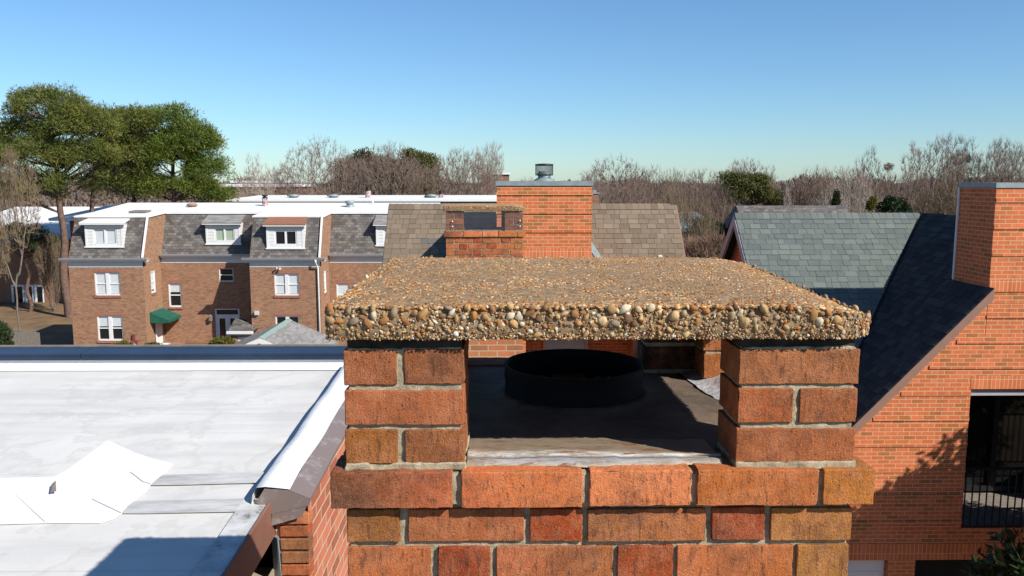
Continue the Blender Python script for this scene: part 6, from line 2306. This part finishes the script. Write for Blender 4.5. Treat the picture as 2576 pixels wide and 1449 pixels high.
leafy_tree('corner_shrub', 'dark green shrub at the left edge above the navy coping', 'shrub', (0, 900), 46, [(-4, 855, 26, 34), (8, 880, 18, 18)], 'needles_dark', 'bark', 50, 110, 0.2, 0.06, 0.26, 19, squash=1.1, limbs=False, trunk_r=0.05)
for lab, u, v, Y in (('brown clump of twigs high in the tall bare tree left of the dark shrub', 2235, 420, 84), ('dark clump of twigs high above the right hand chimney', 2434, 400, 92)):
    g = np.random.default_rng(int(u))
    c_ = np.array([[PX(u, v, Y), Y, PZ(v, Y, u)]])
    P0, D, L, Wd = clump_cloud(g, c_, [0.38], 420, 0.3, 0.035, 0.1, 0.9)
    V, F = cards(P0, D, L, Wd, 2)
    o = np_mesh('bird_nest', V, F, M['scrub'] if u < 2300 else M['needles_dark'], None, smooth=False)
    tag(o, lab, 'nest', 'nests in bare trees')
# broad leaved tree whose shade falls on the right hand wall
g = np.random.default_rng(5)
MT = thing('magnolia_tree', 'glossy dark leaved magnolia at the bottom right corner shading the orange wall', 'tree', (10.2, 11.4, 0))
cen, rd = [], []
for c0, rr, kk in (((10.3, 11.3, 6.9), (1.9, 1.6, 2.3), 230), ((11.4, 11.3, 8.0), (1.6, 1.5, 1.9), 130), ((7.78, 11.3, 6.25), (0.72, 0.7, 0.5), 26), ((9.35, 11.3, 7.95), (1.0, 1.1, 1.0), 80), ((10.6, 11.3, 9.0), (1.1, 1.1, 1.0), 90), ((9.7, 11.3, 8.6), (0.8, 0.9, 0.7), 40)):
    d = rand_dirs(g, kk)
    cen.extend(np.array(c0) + d * (g.uniform(0.25, 1.0, (kk, 1)) ** 0.5) * np.array(rr))
P0, D, L, Wd = clump_cloud(g, cen, [0.34] * len(cen), 70, 0.17, 0.066, 0.45, 0.8)
V, F = cards(P0, D, L, Wd, 7)
np_mesh('crown', V, F, M['magnolia'], MT, smooth=False)
segs = []
p = np.array([10.2, 11.4, 0.0])
for i in range(10):
    q = p + np.array([-0.05, 0.0, 0.75])
    segs.append((*p, *q, 0.17 - i * 0.015, 0.155 - i * 0.015))
    p = q
for c_ in cen[::3]:
    z0 = max(1.8, c_[2] - 0.9)
    p0 = np.array([10.2 - 0.05 * min(z0, 7.2) / 0.75, 11.4, min(z0, 7.2)])
    m1 = p0 + (c_ - p0) * 0.5 + np.array([0, 0, -0.08])
    segs.append((*p0, *m1, 0.035, 0.024))
    segs.append((*m1, *c_, 0.024, 0.010))
V, F = limb_mesh(segs, 6)
np_mesh('trunk', V, F, M['bark'], MT)

# far wood on the horizon: one mass of twig crowns
g = np.random.default_rng(77)
nb = 5200
Yf = g.uniform(165, 620, nb)
uf = g.uniform(-1500, 4100, nb)
xf = (uf - 1262) * Yf / FOC
hf = g.uniform(7.0, 12.6, nb) + 1.2 * np.sin(uf * 0.013) + 0.8 * np.sin(uf * 0.041) + (uf > 1950) * g.uniform(0, 2.5, nb) * (Yf > 250)
P0, D, L, Wd = [], [], [], []
for x, y, h in zip(xf, Yf, hf):
    k = 42
    p = np.stack([x + g.normal(0, 2.6, k), y + g.normal(0, 2.6, k), g.uniform(0.15, 0.9, k) * h], 1)
    d = g.normal(0, 0.45, (k, 3)) + np.array([0, 0, 1])
    P0.append(p)
    D.append(d / np.linalg.norm(d, axis=1, keepdims=True))
    L.append(g.uniform(1.2, 3.4, k))
    Wd.append(np.full(k, 0.22 + y * 0.0012))
P0, D, L, Wd = np.concatenate(P0), np.concatenate(D), np.concatenate(L), np.concatenate(Wd)
tooHigh = P0[:, 2] + L > np.repeat(hf, 42)
L = np.where(tooHigh, np.maximum(np.repeat(hf, 42) - P0[:, 2], 0.3), L)
V, F = cards(P0, D, L, Wd, 3)
M['far_twig'] = plain('far_wood_twigs', (0.175, 0.13, 0.105), 0.95, var=0.35, scale=0.05)
o = np_mesh('far_wood', V, F, M['far_twig'], None, smooth=False)
tag(o, 'brown leafless wood along the horizon', 'wood')
struct(o, 'stuff')
